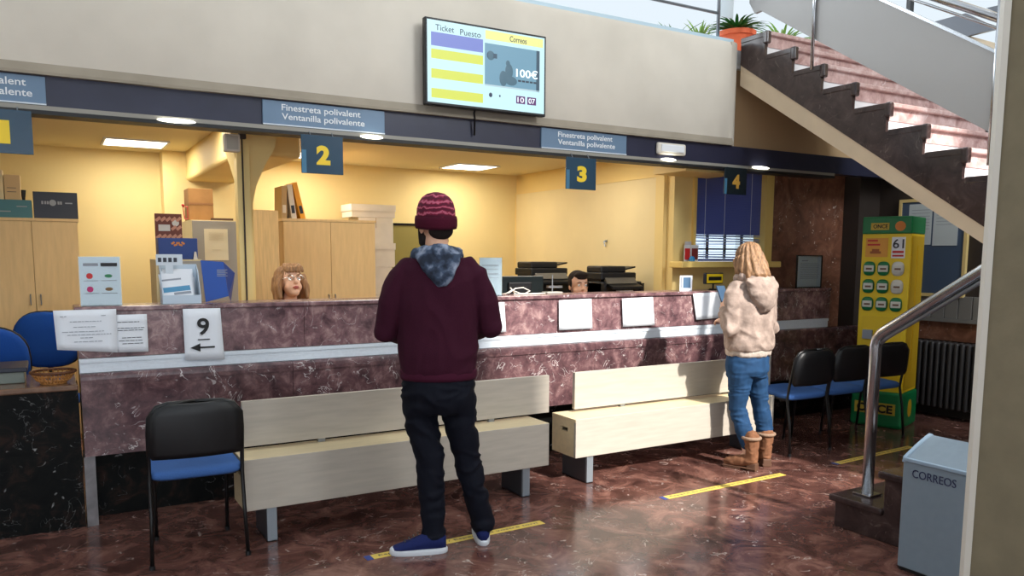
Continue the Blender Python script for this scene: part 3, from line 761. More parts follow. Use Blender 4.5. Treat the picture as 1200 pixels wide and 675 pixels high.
# column in the staff room, with flared head
b = MB()
cx_, cy_ = P(288, 300, y=5.4).x + .01, 5.45
secs = [(0, -.02, .045), (1.84, -.02, .045), (1.95, -.03, .07), (2.08, -.055, .125), (2.2, -.085, .19), (2.42, -.10, .215)]
rings = []
for z, l, r in secs:
    x0, x1 = cx_ + l, cx_ + r; d0, d1 = 5.40 - abs(l)*.6, 5.50 + r*.6
    rings.append([(x0, d0, z), (x1, d0, z), (x1, d1, z), (x0, d1, z)])
b.loft(rings)
b.rbox(cx_ - .01, cx_ + .42, 5.55, 7.9, 2.16, 2.46, .03, 3)
sx_ = P(288, 300, y=5.32).x
b.box(sx_ - .035, sx_ + .045, 5.33, 5.42, 0, 2.42)
struct('wall_column', b, M_ochre)
b = MB().box(sx_ - .004, sx_ + .004, 5.318, 5.331, 0, 2.40); struct('trim_5', b, M_darkbrown)
t = thing('wall_speaker', 'small white wall speaker hung under the fascia by the yellow pillar', 'speaker', (1.03, 5.2, 2.2))
a, c = P(263, 156, y=5.2), P(284, 178, y=5.2)
obj('case', MB().rbox(a.x, c.x - .01, 5.2, 5.27, c.z, a.z, .008), M_wbox, t)
obj('grille', MB().rbox(a.x + .012, c.x - .022, 5.197, 5.2, c.z + .012, a.z - .012, .001), mat('speaker_grille', (190, 184, 170), .7), t)
obj('bracket', MB().box(c.x - .01, c.x + .03, 5.22, 5.26, a.z - .02, a.z + .30 if a.z + .30 < 2.42 else 2.42), M_darkbrown, t)

# ceiling light panels
for i, (x, y, lab) in enumerate(((.45, 7.17, 'lit recessed ceiling panel left of the pillar'), (1.9, 7.2, 'lit recessed ceiling panel mostly behind hanging sign 2'), (3.62, 7.25, 'lit recessed ceiling panel right of the standing man'))):
    t = thing('ceiling_light', lab, 'ceiling light', (x + .22, y + .2, 2.42), group=None)
    obj('diffuser', MB().box(x, x + .45, y, y + .42, 2.412, 2.417), M_emit, t)
    b = MB(); e = .018
    for q in ((x-e, x, y-e, y+.42+e), (x+.45, x+.45+e, y-e, y+.42+e), (x, x+.45, y-e, y), (x, x+.45, y+.42, y+.42+e)): b.box(q[0], q[1], q[2], q[3], 2.408, 2.42)
    obj('frame', b, M_white, t)
# glowing discs under the fascia, put in for reflections of hidden lamps
for i, (u, v, ww, lab) in enumerate(((207, 141.5, .10, 'small bright glow under the fascia just left of the white wall speaker'), (436, 160.5, .075, 'small bright glow under the fascia between sign 2 and the hat of the man'), (784, 187, .075, 'small bright glow under the fascia below the emergency light'), (892, 196.5, .10, 'rightmost bright glow under the fascia, over the marble wall'))):
    a = P(u, v, y=4.79)
    t = thing('fascia_glow', lab, 'glow', (a.x, 4.79, 2.225), group=None)
    b = MB().ball((a.x, 4.797, a.z), (ww, .03, .012), 16); obj('diffuser', b, M_emit2, t)
    b = MB().box(a.x - ww*.5, a.x + ww*.5, 4.797, 4.80, a.z - .004, a.z + .012); obj('base', b, M_silver, t)

# sign plates on the fascia
def plate(lab, x0, x1, x_text):
    t = thing('fascia_sign', lab, 'sign', ((x0+x1)/2, 4.81, 2.33))
    obj('plate', MB().rbox(x0, x1, 4.806, 4.822, 2.262, 2.398, .002), M_plate, t)
    for k, s_ in enumerate(('Finestreta polivalent', 'Ventanilla polivalente')):
        text(s_, .06, M_white, facing_y(x_text, 4.8045, 2.357 - k*.052), t, 'lettering', align='LEFT', width=[.485, .51][k], height=.048, bold=.0006)
    obj('lower_edge', MB().box(x0, x1, 4.803, 4.806, 2.256, 2.263), M_silver, t)
plate('blue-grey Ventanilla polivalente sign cut off by the left edge of the photo', -.70, .035, -.535)
plate('blue-grey Ventanilla polivalente sign left of the television, over the numeral 2', 1.125, 1.878, 1.235)
plate('sunlit blue-grey Ventanilla polivalente sign just left of the emergency light', 3.05, 3.81, 3.19)
# hanging number signs
for num, x0, x1, z0, z1 in (('1', -.29, -.034, 1.998, 2.225), ('2', 1.335, 1.592, 1.985, 2.222), ('3', 3.24, 3.505, 1.978, 2.215), ('4', 4.80, 5.055, 2.008, 2.235)):
    y = 4.775
    t = thing('number_sign', {'1': 'hanging sign with a yellow 1, cut off by the left edge of the photo', '2': 'hanging sign with a yellow 2 between the pillar and the standing man', '3': 'hanging sign with a yellow 3 below and right of the television', '4': 'dark hanging sign with a yellow 4 in front of the blue blind'}[num], 'sign', ((x0+x1)/2, y, z0))
    obj('plate', MB().rbox(x0, x1, y - .004, y + .004, z0, z1 - .01, .002), M_signdark if num != '4' else mat('hanging_sign_blue_shaded', (22, 34, 40), .25), t)  # fourth plate darkened in colour because it hangs in shade
    obj('side_strip', MB().box(x0 + .002, x0 + .03, y - .0052, y - .004, z0 + .002, z1 - .10), M_signedge, t)
    text(num, .15, M_yellnum if num != '4' else mat('yellow_numeral_shaded', (196, 150, 60), .5), facing_y((x0+x1)/2 + .005, y - .0055, (z0+z1)/2 - .008), t, 'numeral', height=.115, width=.085 if num != '1' else .05, bold=.008)  # fourth numeral's yellow dimmed to paint the same shade
    b = MB()
    for xx in (x0 + .06, x1 - .06): b.tube([(xx, y, z1 - .015), (xx, 4.80, 2.235)], .003, 6)
    obj('hanger', b, M_steeldull, t)
# emergency light
a, c = P(770, 166, y=4.80), P(803, 182, y=4.80)
t = thing('emergency_light', 'white oblong emergency light on the dark fascia', 'emergency light', ((a.x+c.x)/2, 4.79, 2.33))
obj('housing', MB().rbox(a.x, c.x, 4.785, 4.82, 2.285, 2.375, .02, 3), M_wbox, t)
obj('diffuser', MB().rbox(a.x + .03, c.x - .03, 4.775, 4.787, 2.305, 2.36, .01, 3), M_white, t)

# ================================================================== TELEVISION
t = thing('wall_television', 'flat queue display screen mounted on the parapet', 'television', (2.56, 4.73, 2.45))
x0, x1, z0, z1 = 2.113, 3.015, 2.45, 2.985; yt = 4.70
obj('casing', MB().rbox(x0, x1, yt, yt + .045, z0, z1, .006), M_blackplastic, t)
obj('mount', MB().box(2.4, 2.7, yt + .045, 4.80, 2.6, 2.85), M_steeldull, t)
def scr(n_, c, e=1.0):
    q = mat('screen_' + n_, c, .4, emit=e*1.75); q.node_tree.nodes['Principled BSDF'].inputs['Base Color'].default_value = (.01, .01, .012, 1); return q
sx0, sx1, sz0, sz1 = x0 + .014, x1 - .014, z0 + .018, z1 - .014
S = obj('screen', MB().box(sx0, sx1, yt - .001, yt + .001, sz0, sz1), scr('pale', (200, 240, 248), .62), t)
W_, H_ = sx1 - sx0, sz1 - sz0
def rect(u0, u1, v0, v1, m_, nm='screen_field', dy=.0018):
    return obj(nm, MB().box(sx0 + W_*u0, sx0 + W_*u1, yt - dy, yt - .001, sz1 - H_*v1, sz1 - H_*v0), m_, S)
rect(.03, .455, .145, .31, scr('blue', (118, 132, 206), .6), 'blue_row')
for v in (.35, .59, .83): rect(.03, .455, v, v + .115, scr('yellow', (212, 222, 84), .62), 'yellow_row')
rect(.475, .985, .02, .13, scr('lightyellow', (238, 240, 150), .6), 'header_band')
rect(.47, .955, .18, .72, scr('photo', (120, 170, 196), .5), 'advert_picture')
rect(.925, .955, .18, .72, scr('photodark', (60, 96, 120), .4), 'advert_edge', .0022)
rect(.49, .575, .3, .36, scr('photodark', (60, 96, 120), .4), 'advert_detail', .0022)
b = MB()
def sp(u, v): return (sx0 + W_*u, sz1 - H_*v)
for (u, v, rx_, rz_) in ((.67, .4, .016, .02), (.68, .5, .03, .05), (.70, .62, .045, .03), (.63, .6, .03, .05), (.52, .33, .03, .03)):
    q = sp(u, v); obj('advert_figure', MB().ball((q[0], yt - .0018, q[1]), (rx_, .0006, rz_), 12), scr('photomid', (84, 128, 150), .4), S)
rect(.47, .955, .70, .72, scr('photolight', (200, 230, 240), .5), 'advert_rule', .0022)
text('100€', .08, scr('white', (240, 250, 255), .8), facing_y(*((lambda q: (q[0], yt - .003, q[1]))(sp(.84, .5)))), S, 'lettering', width=.17, height=.055, bold=.001)
b = MB()
for k in range(5): q = sp(.76 + k*.035, .6); b.box(q[0], q[0] + .024, yt - .003, yt - .0022, q[1] - .008, q[1] + .004)
obj('advert_text', b, scr('darktext', (60, 80, 100), .3), S)
dk = scr('ink', (50, 70, 110), .3)
text('Ticket', .05, dk, facing_y(*((lambda q: (q[0], yt - .002, q[1]))(sp(.14, .085)))), S, 'lettering', width=.13, height=.036)
text('Puesto', .05, dk, facing_y(*((lambda q: (q[0], yt - .002, q[1]))(sp(.35, .095)))), S, 'lettering', width=.15, height=.036)
text('Correos', .05, dk, facing_y(*((lambda q: (q[0], yt - .003, q[1]))(sp(.76, .08)))), S, 'lettering', width=.13, height=.036)
for k, s_ in enumerate(('10', '07')):
    u = .745 + k*.1; rect(u, u + .08, .80, .90, scr('plum', (110, 50, 130), .4), 'clock_tile')
    q = sp(u + .04, .85); text(s_, .04, scr('white', (240, 250, 255), .8), facing_y(q[0], yt - .003, q[1]), S, 'lettering', width=.05, height=.034)
q = sp(.52, .83); b = MB().ball((q[0], yt - .0018, q[1]), (.013, .0006, .015), 12); q = sp(.6, .83); b.ball((q[0], yt - .0018, q[1]), (.006, .0006, .008), 8); obj('weather_icon', b, dk, S)
a = P(556, 130, y=4.77)
obj('cable', MB().tube([(a.x, 4.74, 2.50), (a.x, 4.775, 2.44), (a.x + .01, 4.785, 2.41), (a.x + .015, 4.80, 2.30)], .007, 8), M_blacktube, t, smooth=True)

# ================================================================== BENCHES
def bench(label, sx0, sx1, yf, yb, zt, bx0, bx1, yr, zr0, zr1, legs, hand):
    t = thing('wooden_bench', label, 'bench', ((sx0+sx1)/2, (yf+yb)/2, 0))
    zb = .185
    obj('front_board', MB().box(sx0 + .001, sx1 - .001, yf, yf + .022, zb, zt - .001), M_wood, t, bevel=.002)
    obj('seat_board', MB().box(sx0, sx1, yf + .001, yb, zt - .022, zt), M_woodin, t, bevel=.002)
    # end boards with hand holes
    for x in (sx0 + .002, sx1 - .024):
        b = MB(); hy = (yf + yb)/2; hz = zt - .085
        b.box(x, x + .022, yf + .022, yb, zb, hz - .014); b.box(x, x + .022, yf + .022, yb, hz + .014, zt - .022)
        b.box(x, x + .022, yf + .022, hy - .045, hz - .014, hz + .014); b.box(x, x + .022, hy + .045, yb, hz - .014, hz + .014)
        obj('end_board', b, M_woodin, t)
    obj('back_board', MB().box(sx0 + .024, sx1 - .024, yb - .022, yb, zb, zt - .022), M_woodin, t)
    obj('bottom_board', MB().box(sx0 + .024, sx1 - .024, yf + .022, yb - .022, zb, zb + .018), M_woodin, t)
    obj('backrest', MB().box(bx0, bx1, yr, yr + .028, zr0, zr1), M_wood, t, bevel=.002)
    for f in (.22, .78):
        x = bx0 + (bx1-bx0)*f
        obj('bracket', MB().box(x - .02, x + .02, yr + .028, yr + .034, zt - .1, zr1 - .05).box(x - .02, x + .02, yr + .006, yr + .03, zt, zr0), M_steeldull, t)
    for x in legs:
        b = MB(); b.box(x, x + .012, yf + .03, yb + .02, .0, zb); b.setm(1).box(x - .0, x + .05, yf + .012, yf + .03, 0, zb); b.box(x, x + .05, yf + .012, yb + .02, 0, .006)
        obj('leg', b, [mat('bench_leg_dark', (84, 88, 94), .4, .5), mat('bench_leg_grey', (150, 160, 168), .35, .5)], t)
    return t
bench('long pale wooden bench behind the man in the maroon jumper', .80, 2.66, 4.07, 4.33, .455, .845, 2.79, 4.275, .475, .722, (.915, 2.475), True)
bench('pale wooden bench in the sun beside the woman in the fleece', 2.898, 4.75, 4.12, 4.40, .442, 3.03, 4.93, 4.325, .462, .715, (3.0, 4.60), True)

# ================================================================== CHAIRS
def make_chair(label, x, y, rz=0):
    t = thing('waiting_chair', label, 'chair', (0, 0, 0))
    w = .212
    r = .0100
    for s_ in (-1, 1):
        obj('rear_leg', MB().tube([(s_*(w + .008), -.02, 0), (s_*w, .0, .25), (s_*w, .035, .42), (s_*w, .02, .52), (s_*w, -.01, .66), (s_*(w - .004), -.022, .735), (s_*(w - .04), -.026, .785), (s_*(w - .09), -.028, .80), (0, -.028, .803)], r, 10), M_blacktube, t, smooth=True, world=False)
        obj('front_leg', MB().tube([(s_*(w - .035), .41, 0), (s_*(w-.035), .385, .25), (s_*(w-.032), .37, .40), (s_*(w-.03), .345, .425), (s_*w, .05, .42)], r, 10), M_blacktube, t, smooth=True, world=False)
        obj('foot_cap', MB().tube([(s_*(w + .008), -.02, 0), (s_*(w + .008), -.018, .02)], .014, 10), M_blackplastic, t, world=False)
        obj('foot_cap', MB().tube([(s_*(w - .035), .41, 0), (s_*(w - .035), .409, .02)], .014, 10), M_blackplastic, t, world=False)
    obj('crossbar', MB().tube([(-w, .10, .41), (w, .10, .41)], .009, 8).tube([(-w+.03, .335, .415), (w-.03, .335, .415)], .009, 8), M_blacktube, t, world=False, smooth=True)
    # seat cushion
    b = MB(); rings = []
    def outline(sc_, z):
        pts = []
        for k in range(28):
            a = 2*PI*k/28; c_, s2 = math.cos(a), math.sin(a)
            e = .32
            px_ = math.copysign(abs(c_)**e, c_) * .205 * sc_; py_ = math.copysign(abs(s2)**e, s2) * .215 * sc_
            pts.append((px_*(1 - .07*py_/.2), .205 + py_*.92, z + .008*(py_/.2)))
        return pts
    for sc_, z in ((.93, .425), (.99, .435), (1.0, .45), (.985, .462), (.93, .47), (.7, .474), (.3, .475)): rings.append(outline(sc_, z))
    b.loft(rings); obj('seat', b, M_blueseat, t, smooth=True, world=False)
    b = MB(); b.rbox(-.185, .185, .03, .37, .412, .427, .006); obj('seat_pan', b, M_blackplastic, t, world=False)
    # backrest shell, gently curved, framed by the tube
    def brow(z, y, hw, bow):
        return [(hw*q, y - .0 + bow*(1 - q*q)*-1, z) for q in [-1 + 2*i/10 for i in range(11)]]
    rows = [brow(.535, -.004, .195, .03), brow(.56, -.008, .213, .032), brow(.66, -.016, .215, .034), brow(.74, -.024, .21, .034), brow(.78, -.026, .17, .03), brow(.795, -.028, .12, .02)]
    b = MB(); b.loft(rows, cap=False, close=False)
    o = obj('backrest', b, M_blackplastic, t, smooth=True, world=False); md = o.modifiers.new('s', 'SOLIDIFY'); md.thickness = .022; md.offset = 0
    return t
def copy_tree(o, parent=None):
    c = o.copy(); C.objects.link(c)
    if parent: c.parent = parent
    for ch in list(o.children): copy_tree(ch, c)
    return c
ch0 = make_chair('black-framed chair with blue seat standing alone at the left, in front of the long bench', 0, 0)
ch0.location = (.570, 3.985, 0); ch0.rotation_euler = (0, 0, math.radians(-3))
for x, lab in ((4.97, 'black-framed chair with blue seat nearest the woman, leftmost of the right-hand row'), (5.43, 'black-framed chair with blue seat in the middle of the right-hand row'), (5.905, 'black-framed chair with blue seat at the right end of the row, before the yellow display')):
    c = copy_tree(ch0); c.location = (x, 3.965, 0); c.rotation_euler = (0, 0, math.radians(-2)); c['label'] = lab
for o in list(C.objects):
    pass

# blue office chairs
def office_chair(label, x, y, zt, w, rz=0):
    t = thing('office_chair', label, 'chair', (x, y, 0), rz)
    rings = []
    b = MB()
    def ol(s_, yy):
        pts = []
        for k in range(28):
            a = 2*PI*k/28; c_, s2 = math.cos(a), math.sin(a)
            pts.append((math.copysign(abs(c_)**.75, c_)*w/2*s_*(1 - .08*s2), yy, zt - .2 + math.copysign(abs(s2)**.75, s2)*.2*s_))
        return pts
    for s_, yy in ((.9, .03), (.99, .015), (1, 0), (.98, -.02), (.85, -.035), (.4, -.04)): rings.append(ol(s_, yy))
    b.loft(rings); obj('backrest', b, M_blueoffice, t, smooth=True, world=False)
    b = MB(); b.loft([ol(1.03, .028), ol(1.03, .045), ol(.9, .055)]); obj('back_shell', b, M_blackplastic, t, smooth=True, world=False)
    obj('back_support', MB().tube([(0, .05, zt - .25), (0, .07, .5), (0, -.05, .42)], .018, 10), M_blackplastic, t, world=False, smooth=True)
    obj('seat', MB().rbox(-.24, .24, -.5, -.04, .43, .5, .03, 3), M_blueoffice, t, world=False, smooth='auto')
    obj('gas_column', MB().tube([(0, -.25, .08), (0, -.25, .43)], .025, 12), M_steeldull, t, world=False, smooth=True)
    for k in range(5):
        a = 2*PI*k/5
        l = obj('star_leg', MB().tube([(0, -.25, .09), (.27*math.cos(a), -.25 + .27*math.sin(a), .065)], [.025, .014], 8), M_blackplastic, t, world=False)
        obj('castor', MB().ball((.27*math.cos(a), -.25 + .27*math.sin(a), .03), (.018, .028, .03), 12), M_blackplastic, l, world=False)
    return t
office_chair('blue office chair cut off by the left edge of the photo', -.38, 5.72, P(15, 383, y=5.7).z, .50, 0)
office_chair('blue office chair half hidden behind the taped notice', P(46, 390, y=6.5).x + .04, 6.55, P(50, 366, y=6.5).z, .44, -.3)

# ================================================================== FLOOR TAPES
M_tapetxt = M_print
def tape(label, a, c, w, txt):
    a = Vector(a); c = Vector(c); d = (c - a).normalized(); L = (c - a).length; ang = math.atan2(d.y, d.x)
    t = thing('floor_tape', label, 'floor tape', (a.x, a.y, 0), ang)
    obj('strip', MB().box(0, L, -w/2, w/2, .0003, .0018), M_tape, t, world=False)
    text(txt, .06, M_tapetxt, Matrix.Translation((L/2, 0, .0022)), t, 'lettering', width=L*.93, height=w*.5, extrude=.0002, world=False)
    obj('blue_mark', MB().box(-.035, 0, -w/2, w/2, .0003, .0016), mat('tape_blue', (50, 70, 140), .5), t, world=False)
tape('yellow floor tape with waiting text under the man\'s feet', (1.315, 3.615, 0), (2.335, 3.635, 0), .058, 'Espere su turno / Espereu el vostre torn')
tape('yellow floor tape on the floor in front of the woman in the fleece', (3.25, 3.635, 0), (4.32, 3.645, 0), .055, 'Espere su turno / Espereu el vostre torn')
tape('yellow floor tape beneath the steel handrail post', (4.90, 3.65, 0), (5.85, 3.69, 0), .055, 'Espere su turno / Espereu el vostre torn')

# ================================================================== BIN
rz = math.radians(0)
t = thing('waste_bin', 'grey-blue CORREOS waste bin beside the lower stair', 'bin', (3.6, 2.0, 0))
bx0, bx1, by0, by1 = 3.474, 3.70, 1.72, 2.225
obj('body', MB().rbox(bx0, bx1, by0, by1, .015, .545, .006), M_bin, t)
obj('plinth', MB().box(bx0 + .006, bx1 - .006, by0 + .006, by1 - .006, 0, .016), M_black, t)
prof = [(bx0 - .003, .53), (bx0 + .004, .555), (bx0 + .09, .60), (bx0 + .17, .635), (bx0 + .20, .645), (bx0 + .226, .63), (bx0 + .228, .53)]
obj('lid', MB().prism([(p[0] + (.004 if i < 4 else 0), p[1] - .006) for i, p in enumerate(prof)], 'y', by0, by1), M_bin, t)
for y in (by0 - .004, by1 - .012):
    obj('lid_end', MB().prism(prof, 'y', y, y + .016), M_binlid, t)
obj('lid_front_edge', MB().rbox(bx0 - .006, bx0 + .012, by0, by1, .535, .553, .004), M_binlid, t)
M = Matrix.Translation((bx0 - .0015, 2.07, .485)) @ Matrix.Rotation(-PI/2, 4, 'Z') @ Matrix.Rotation(PI/2, 4, 'X')
text('CORREOS', .05, M_navy, M, t, 'lettering', width=.21, height=.038)
text('C', .07, M_navy, Matrix.Translation((-.0, .095, -.003)) @ M, t, 'lettering', width=.03, height=.05) if False else None

# ================================================================== DISPLAY STAND
ang = math.radians(-72)      # front normal points mostly to -X
# local frame: x = width (to the right seen from the front), front faces -y
DS = Vector((6.23, 4.50, 0)); w = .40; d = .40
rzD = math.radians(-72)
t = thing('lottery_display', 'tall yellow and green ONCE display stand by the radiator', 'display stand', tuple(DS), rzD)
def L(mb, nm, m_, par=None, **k): return obj(nm, mb, m_, par or t, world=False, **k)
hD = 1.85
L(MB().box(0, w, 0, d, .32, 1.70), 'yellow_body', M_onceyel)
L(MB().box(w - .001, w + .004, .02, d - .02, .34, 1.68).box(w + .004, w + .01, d*.45, d*.5, .5, 1.6), 'side_panel', M_onceyel2)
L(MB().rbox(-.02, w + .02, -.03, d + .01, 0, .32, .03, 3), 'green_base', M_oncegreen)
L(MB().rbox(-.004, w + .004, -.012, d + .004, 1.70, hD, .012, 2), 'green_header', M_oncegreen)
b = MB().box(.07, .22, -.016, -.012, 1.735, 1.795); L(b, 'header_plate', mat('gold_plate', (210, 180, 60), .5))
text('ONCE', .05, M_black, facing_y(.15, -.018, 1.765), t, 'lettering', width=.12, height=.035, world=False, bold=.001)
b = MB(); b.merge(MB().lathe([(0, 0), (.042, 0), (.042, .003), (0, .003)], (0, 0, 0), 22, cap=False).bm, facing_y(.31, -.012, 1.765)); L(b, 'round_emblem', M_orange)
text('XXX', .02, M_red, facing_y(.31, -.016, 1.755), t, 'lettering', width=.04, height=.012, world=False) if False else None
L(MB().box(.03, .215, -.003, 0, 1.50, 1.665), 'price_panel', mat('amber_panel', (226, 160, 60), .5))
L(MB().box(.245, .355, -.004, 0, 1.49, 1.672), 'number_panel', M_paper)
text('61', .1, M_print, facing_y(.30, -.006, 1.615), t, 'lettering', width=.09, height=.08, world=False, bold=.001)
L(MB().box(.255, .345, -.006, -.004, 1.535, 1.555).box(.255, .345, -.006, -.004, 1.505, 1.52), 'number_caption', M_red)
L(MB().box(.045, .13, -.005, -.003, 1.635, 1.65).box(.045, .15, -.005, -.003, 1.60, 1.615), 'price_text', M_red)
L(MB().box(.07, .16, -.005, -.003, 1.53, 1.55).box(.085, .145, -.005, -.003, 1.55, 1.57), 'price_picture', mat('amber_dark', (160, 84, 30), .5))
names_r = ('top', 'middle', 'bottom'); names_c = ('left', 'middle', 'right')
pk0 = None
for r in range(3):
    for c in range(3):
        cx = .072 + c*.118; cz = 1.40 - r*.155 - (.0 if r < 2 else .0)
        Mx = Matrix.Translation(DS) @ Matrix.Rotation(rzD, 4, 'Z')
        loc = Mx @ Vector((cx, -.001, cz - .05))
        tt = thing('coupon_pack', '%s pack in the %s row on the yellow display' % (names_c[c], names_r[r]), 'pack', tuple(loc), rzD, group='round coupon packs on the yellow display')
        if pk0 is None:
            b = MB(); rg = []
            for s_, yy in ((.98, 0), (1, -.008), (.96, -.018), (.8, -.026), (.4, -.03)):
                rg.append([(math.copysign(abs(math.cos(q))**.7, math.cos(q))*.05*s_, yy, .05 + math.copysign(abs(math.sin(q))**.7, math.sin(q))*.062*s_) for q in [2*PI*k/24 for k in range(24)]])
            b.loft(rg); s1 = obj('case', b, mat('pack_green', (20, 120, 72), .35), tt, world=False, smooth=True)
            b = MB(); b.rbox(-.038, .044, -.034, -.024, .022, .078, .006); s2 = obj('front_card', b, mat('pack_white', (214, 214, 206), .4), tt, world=False)
            b = MB(); b.box(-.02, .03, -.0355, -.034, .04, .056); s3 = obj('printed_patch', b, mat('pack_print', (110, 80, 60), .5), tt, world=False)
            pk0 = (s1, s2, s3)
        else:
            for s_ in pk0:
                q = s_.copy(); C.objects.link(q); q.parent = tt
                if c == 2 and s_ is pk0[0] and r < 2:
                    q.data = s_.data.copy(); q.data.materials[0] = mat('pack_white', (214, 214, 206), .4)
L(MB().box(.03, .36, -.004, 0, .35, .98), 'lower_poster', mat('display_yellow2', (232, 196, 34), .4))
L(MB().box(.05, .13, -.03, -.004, .78, .86), 'leaflet_box', M_printl)
L(MB().box(.05, .34, -.008, -.004, .53, .64), 'green_sign', M_oncegreen)
L(MB().box(.08, .31, -.010, -.008, .60, .61).box(.08, .27, -.010, -.008, .575, .585), 'green_sign_text', M_printl)
b = MB(); b.box(.02, .36, -.036, -.03, .12, .22); L(b, 'base_plate', mat('gold_plate', (210, 180, 60), .5))
text('ONCE', .1, M_black, facing_y(.19, -.0375, .17), t, 'lettering', width=.30, height=.075, world=False, bold=.004)
b = MB(); b.ball((w + .02, d*.45, .17), (.006, .06, .08), 16); L(b, 'base_emblem', M_onceyel2)

# ================================================================== RIGHT WALL
nb = thing('notice_board', 'blue notice board in a yellow frame on the far right wall', 'notice board', (7.27, 4.5, 1.7))
y0, y1, z0, z1 = 4.20, 4.83, 1.16, 2.03
obj('board', MB().box(7.27, 7.298, y0, y1, z0, z1), mat('board_blue', (70, 88, 112), .7), nb)
b = MB(); e = .03
for q in ((y0 - e, y0, z0 - e, z1 + e), (y1, y1 + e, z0 - e, z1 + e), (y0, y1, z0 - e, z0), (y0, y1, z1, z1 + e)): b.box(7.262, 7.298, q[0], q[1], q[2], q[3])
obj('frame', b, M_ochre, nb)
for lab, q in (('pale green-white notice at the left on the blue notice board', [(1064, 246), (1091, 246), (1090, 287), (1063, 287)]), ('white notice at the right on the blue notice board', [(1094, 240), (1123, 268), (1121, 288), (1092, 288)])):
    pts = [P(*k, x=7.265) for k in q]; ya, yb_ = pts[3].y, pts[2].y; za, zb_ = pts[3].z, max(pts[0].z, pts[1].z) + .05
    tt = thing('pinned_notice', lab, 'paper', (7.265, (ya+yb_)/2, za))
    obj('sheet', MB().box(7.266, 7.269, min(ya, yb_), max(ya, yb_), za, zb_), mat('notice_paper2', (206, 214, 214), .7), tt)
    b = MB()
    for i in range(7): b.box(7.2645, 7.266, min(ya, yb_) + .02, max(ya, yb_) - .03, zb_ - .06 - i*.03, zb_ - .056 - i*.03)
    obj('printed_text', b, M_printl, tt)
g = thing('window_grille', 'grey vertical panelling under the notice board at far right', 'panelling', (7.28, 4.2, .95))
for i in range(7):
    ya = 4.73 - i*.13; obj('panel', MB().rbox(7.275, 7.298, ya - .122, ya, .93, 1.14, .004), M_grille, g)
obj('rail', MB().box(7.26, 7.298, 3.75, 4.78, .895, .93), M_grille, g)
b = MB().box(7.285, 7.299, 3.6, 4.86, .72, .895); struct('trim_6', b, M_wallmar)
rd = thing('radiator', 'dark ribbed cast radiator under the grey panelling', 'radiator', (7.2, 4.2, .1))
for i in range(15):
    ya = 4.60 - i*.058
    obj('rib', MB().rbox(7.10, 7.23, ya - .046, ya, .10, .72, .02, 3), M_radi, rd, smooth='auto')
obj('pipe', MB().tube([(7.165, 4.62, .15), (7.165, 3.72, .15)], .015, 10).tube([(7.165, 4.66, .68), (7.165, 3.72, .68)], .015, 10).tube([(7.165, 4.66, .68), (7.165, 4.68, .66), (7.165, 4.68, 0)], .012, 8), M_radi, rd)
obj('valve', MB().lathe([(.0, 0), (.02, 0), (.022, .03), (.012, .04), (0, .04)], (7.165, 4.66, .69), 14, cap=False), M_wbox, rd)
obj('bracket', MB().box(7.2, 7.299, 4.4, 4.42, .3, .33).box(7.2, 7.299, 3.9, 3.92, .3, .33), M_radi, rd)
b = MB(); b.box(6.98, 7.30, 5.1, 5.28, 0, 3.05); struct('wall_dark_column', b, M_darkbrown)

# ================================================================== DESK EQUIPMENT
def printer(label, cx, cy, zb, w, h, d=.4):
    t = thing('desktop_printer', label, 'printer', (cx, cy, zb))
    x0, x1, y0, y1 = cx - w/2, cx + w/2, cy - d/2, cy + d/2
    b = MB(); b.rbox(x0, x1, y0 + .03, y1, zb, zb + h*.55, .012); b.box(x0, x0 + .03, y0, y1, zb + .02, zb + h*.5); b.box(x1 - .03, x1, y0, y1, zb + .02, zb + h*.5)
    obj('body', b, M_blackplastic, t)
    b = MB(); b.prism([(y0 - .06, zb + h*.42), (y0 + .12, zb + h*.60), (y0 + .12, zb + h*.55), (y0 - .06, zb + h*.36)], 'x', x0 + .05, x1 - .06); obj('output_tray', b, M_blackplastic, t)
    obj('scanner', MB().rbox(x0 + .0, x1 - .06, y0 + .04, y1, zb + h*.60, zb + h*.80, .01).box(x0 + .02, x1 - .08, y0 + .08, y1 - .02, zb + h*.5, zb + h*.64), M_blackplastic, t)
    obj('feeder', MB().rbox(x0 + .01, x1 - .16, y0 + .06, y1 - .02, zb + h*.79, zb + h*.98, .015).prism([(x1 - .26, zb + h*.84), (x1 - .04, zb + h*.97), (x1 - .04, zb + h*.93), (x1 - .26, zb + h*.8)], 'y', y0 + .08, y1 - .05), M_blackplastic, t)
    obj('control_panel', MB().prism([(y0 + .0, zb + h*.5), (y0 + .04, zb + h*.66), (y0 + .06, zb + h*.66), (y0 + .05, zb + h*.5)], 'x', x0 + .04, x1 - .08), mat('panel_grey', (96, 92, 84), .35), t)
    obj('paper_stack', MB().box(x0 + .16, x0 + .31, y0 - .02, y0 + .06, zb + h*.24, zb + h*.31), M_paper, t)
    return t
pz = P(641, 342, y=5.75).z - .05
pz = 1.12; PX = P(650, 330, y=6.2).x
printer('black office printer left of the seated male clerk', PX, 6.37, pz, .47, P(641, 306, y=6.2).z - pz, .34)
pz2 = 1.10; PX2 = P(733, 330, y=5.52).x - .02
printer('black office printer right of the seated male clerk', PX2, 5.66, pz2, .45, P(735, 311, y=5.52).z - pz2, .30)
for lab, cx, cy, w, z in (('plain printer cabinet under the left printer, behind the counter', PX, 6.37, .5, pz), ('plain printer cabinet under the right printer, behind the counter', PX2, 5.66, .45, pz2)):
    t = thing('printer_cabinet', lab, 'cabinet', (cx, cy, 0))
    obj('body', MB().box(cx - w/2, cx + w/2, cy - .17, cy + .19, 0, z - .001), M_mapleside, t)
    obj('door', MB().box(cx - w/2 + .01, cx + w/2 - .01, cy - .188, cy - .171, .03, z - .03), M_maple, t)
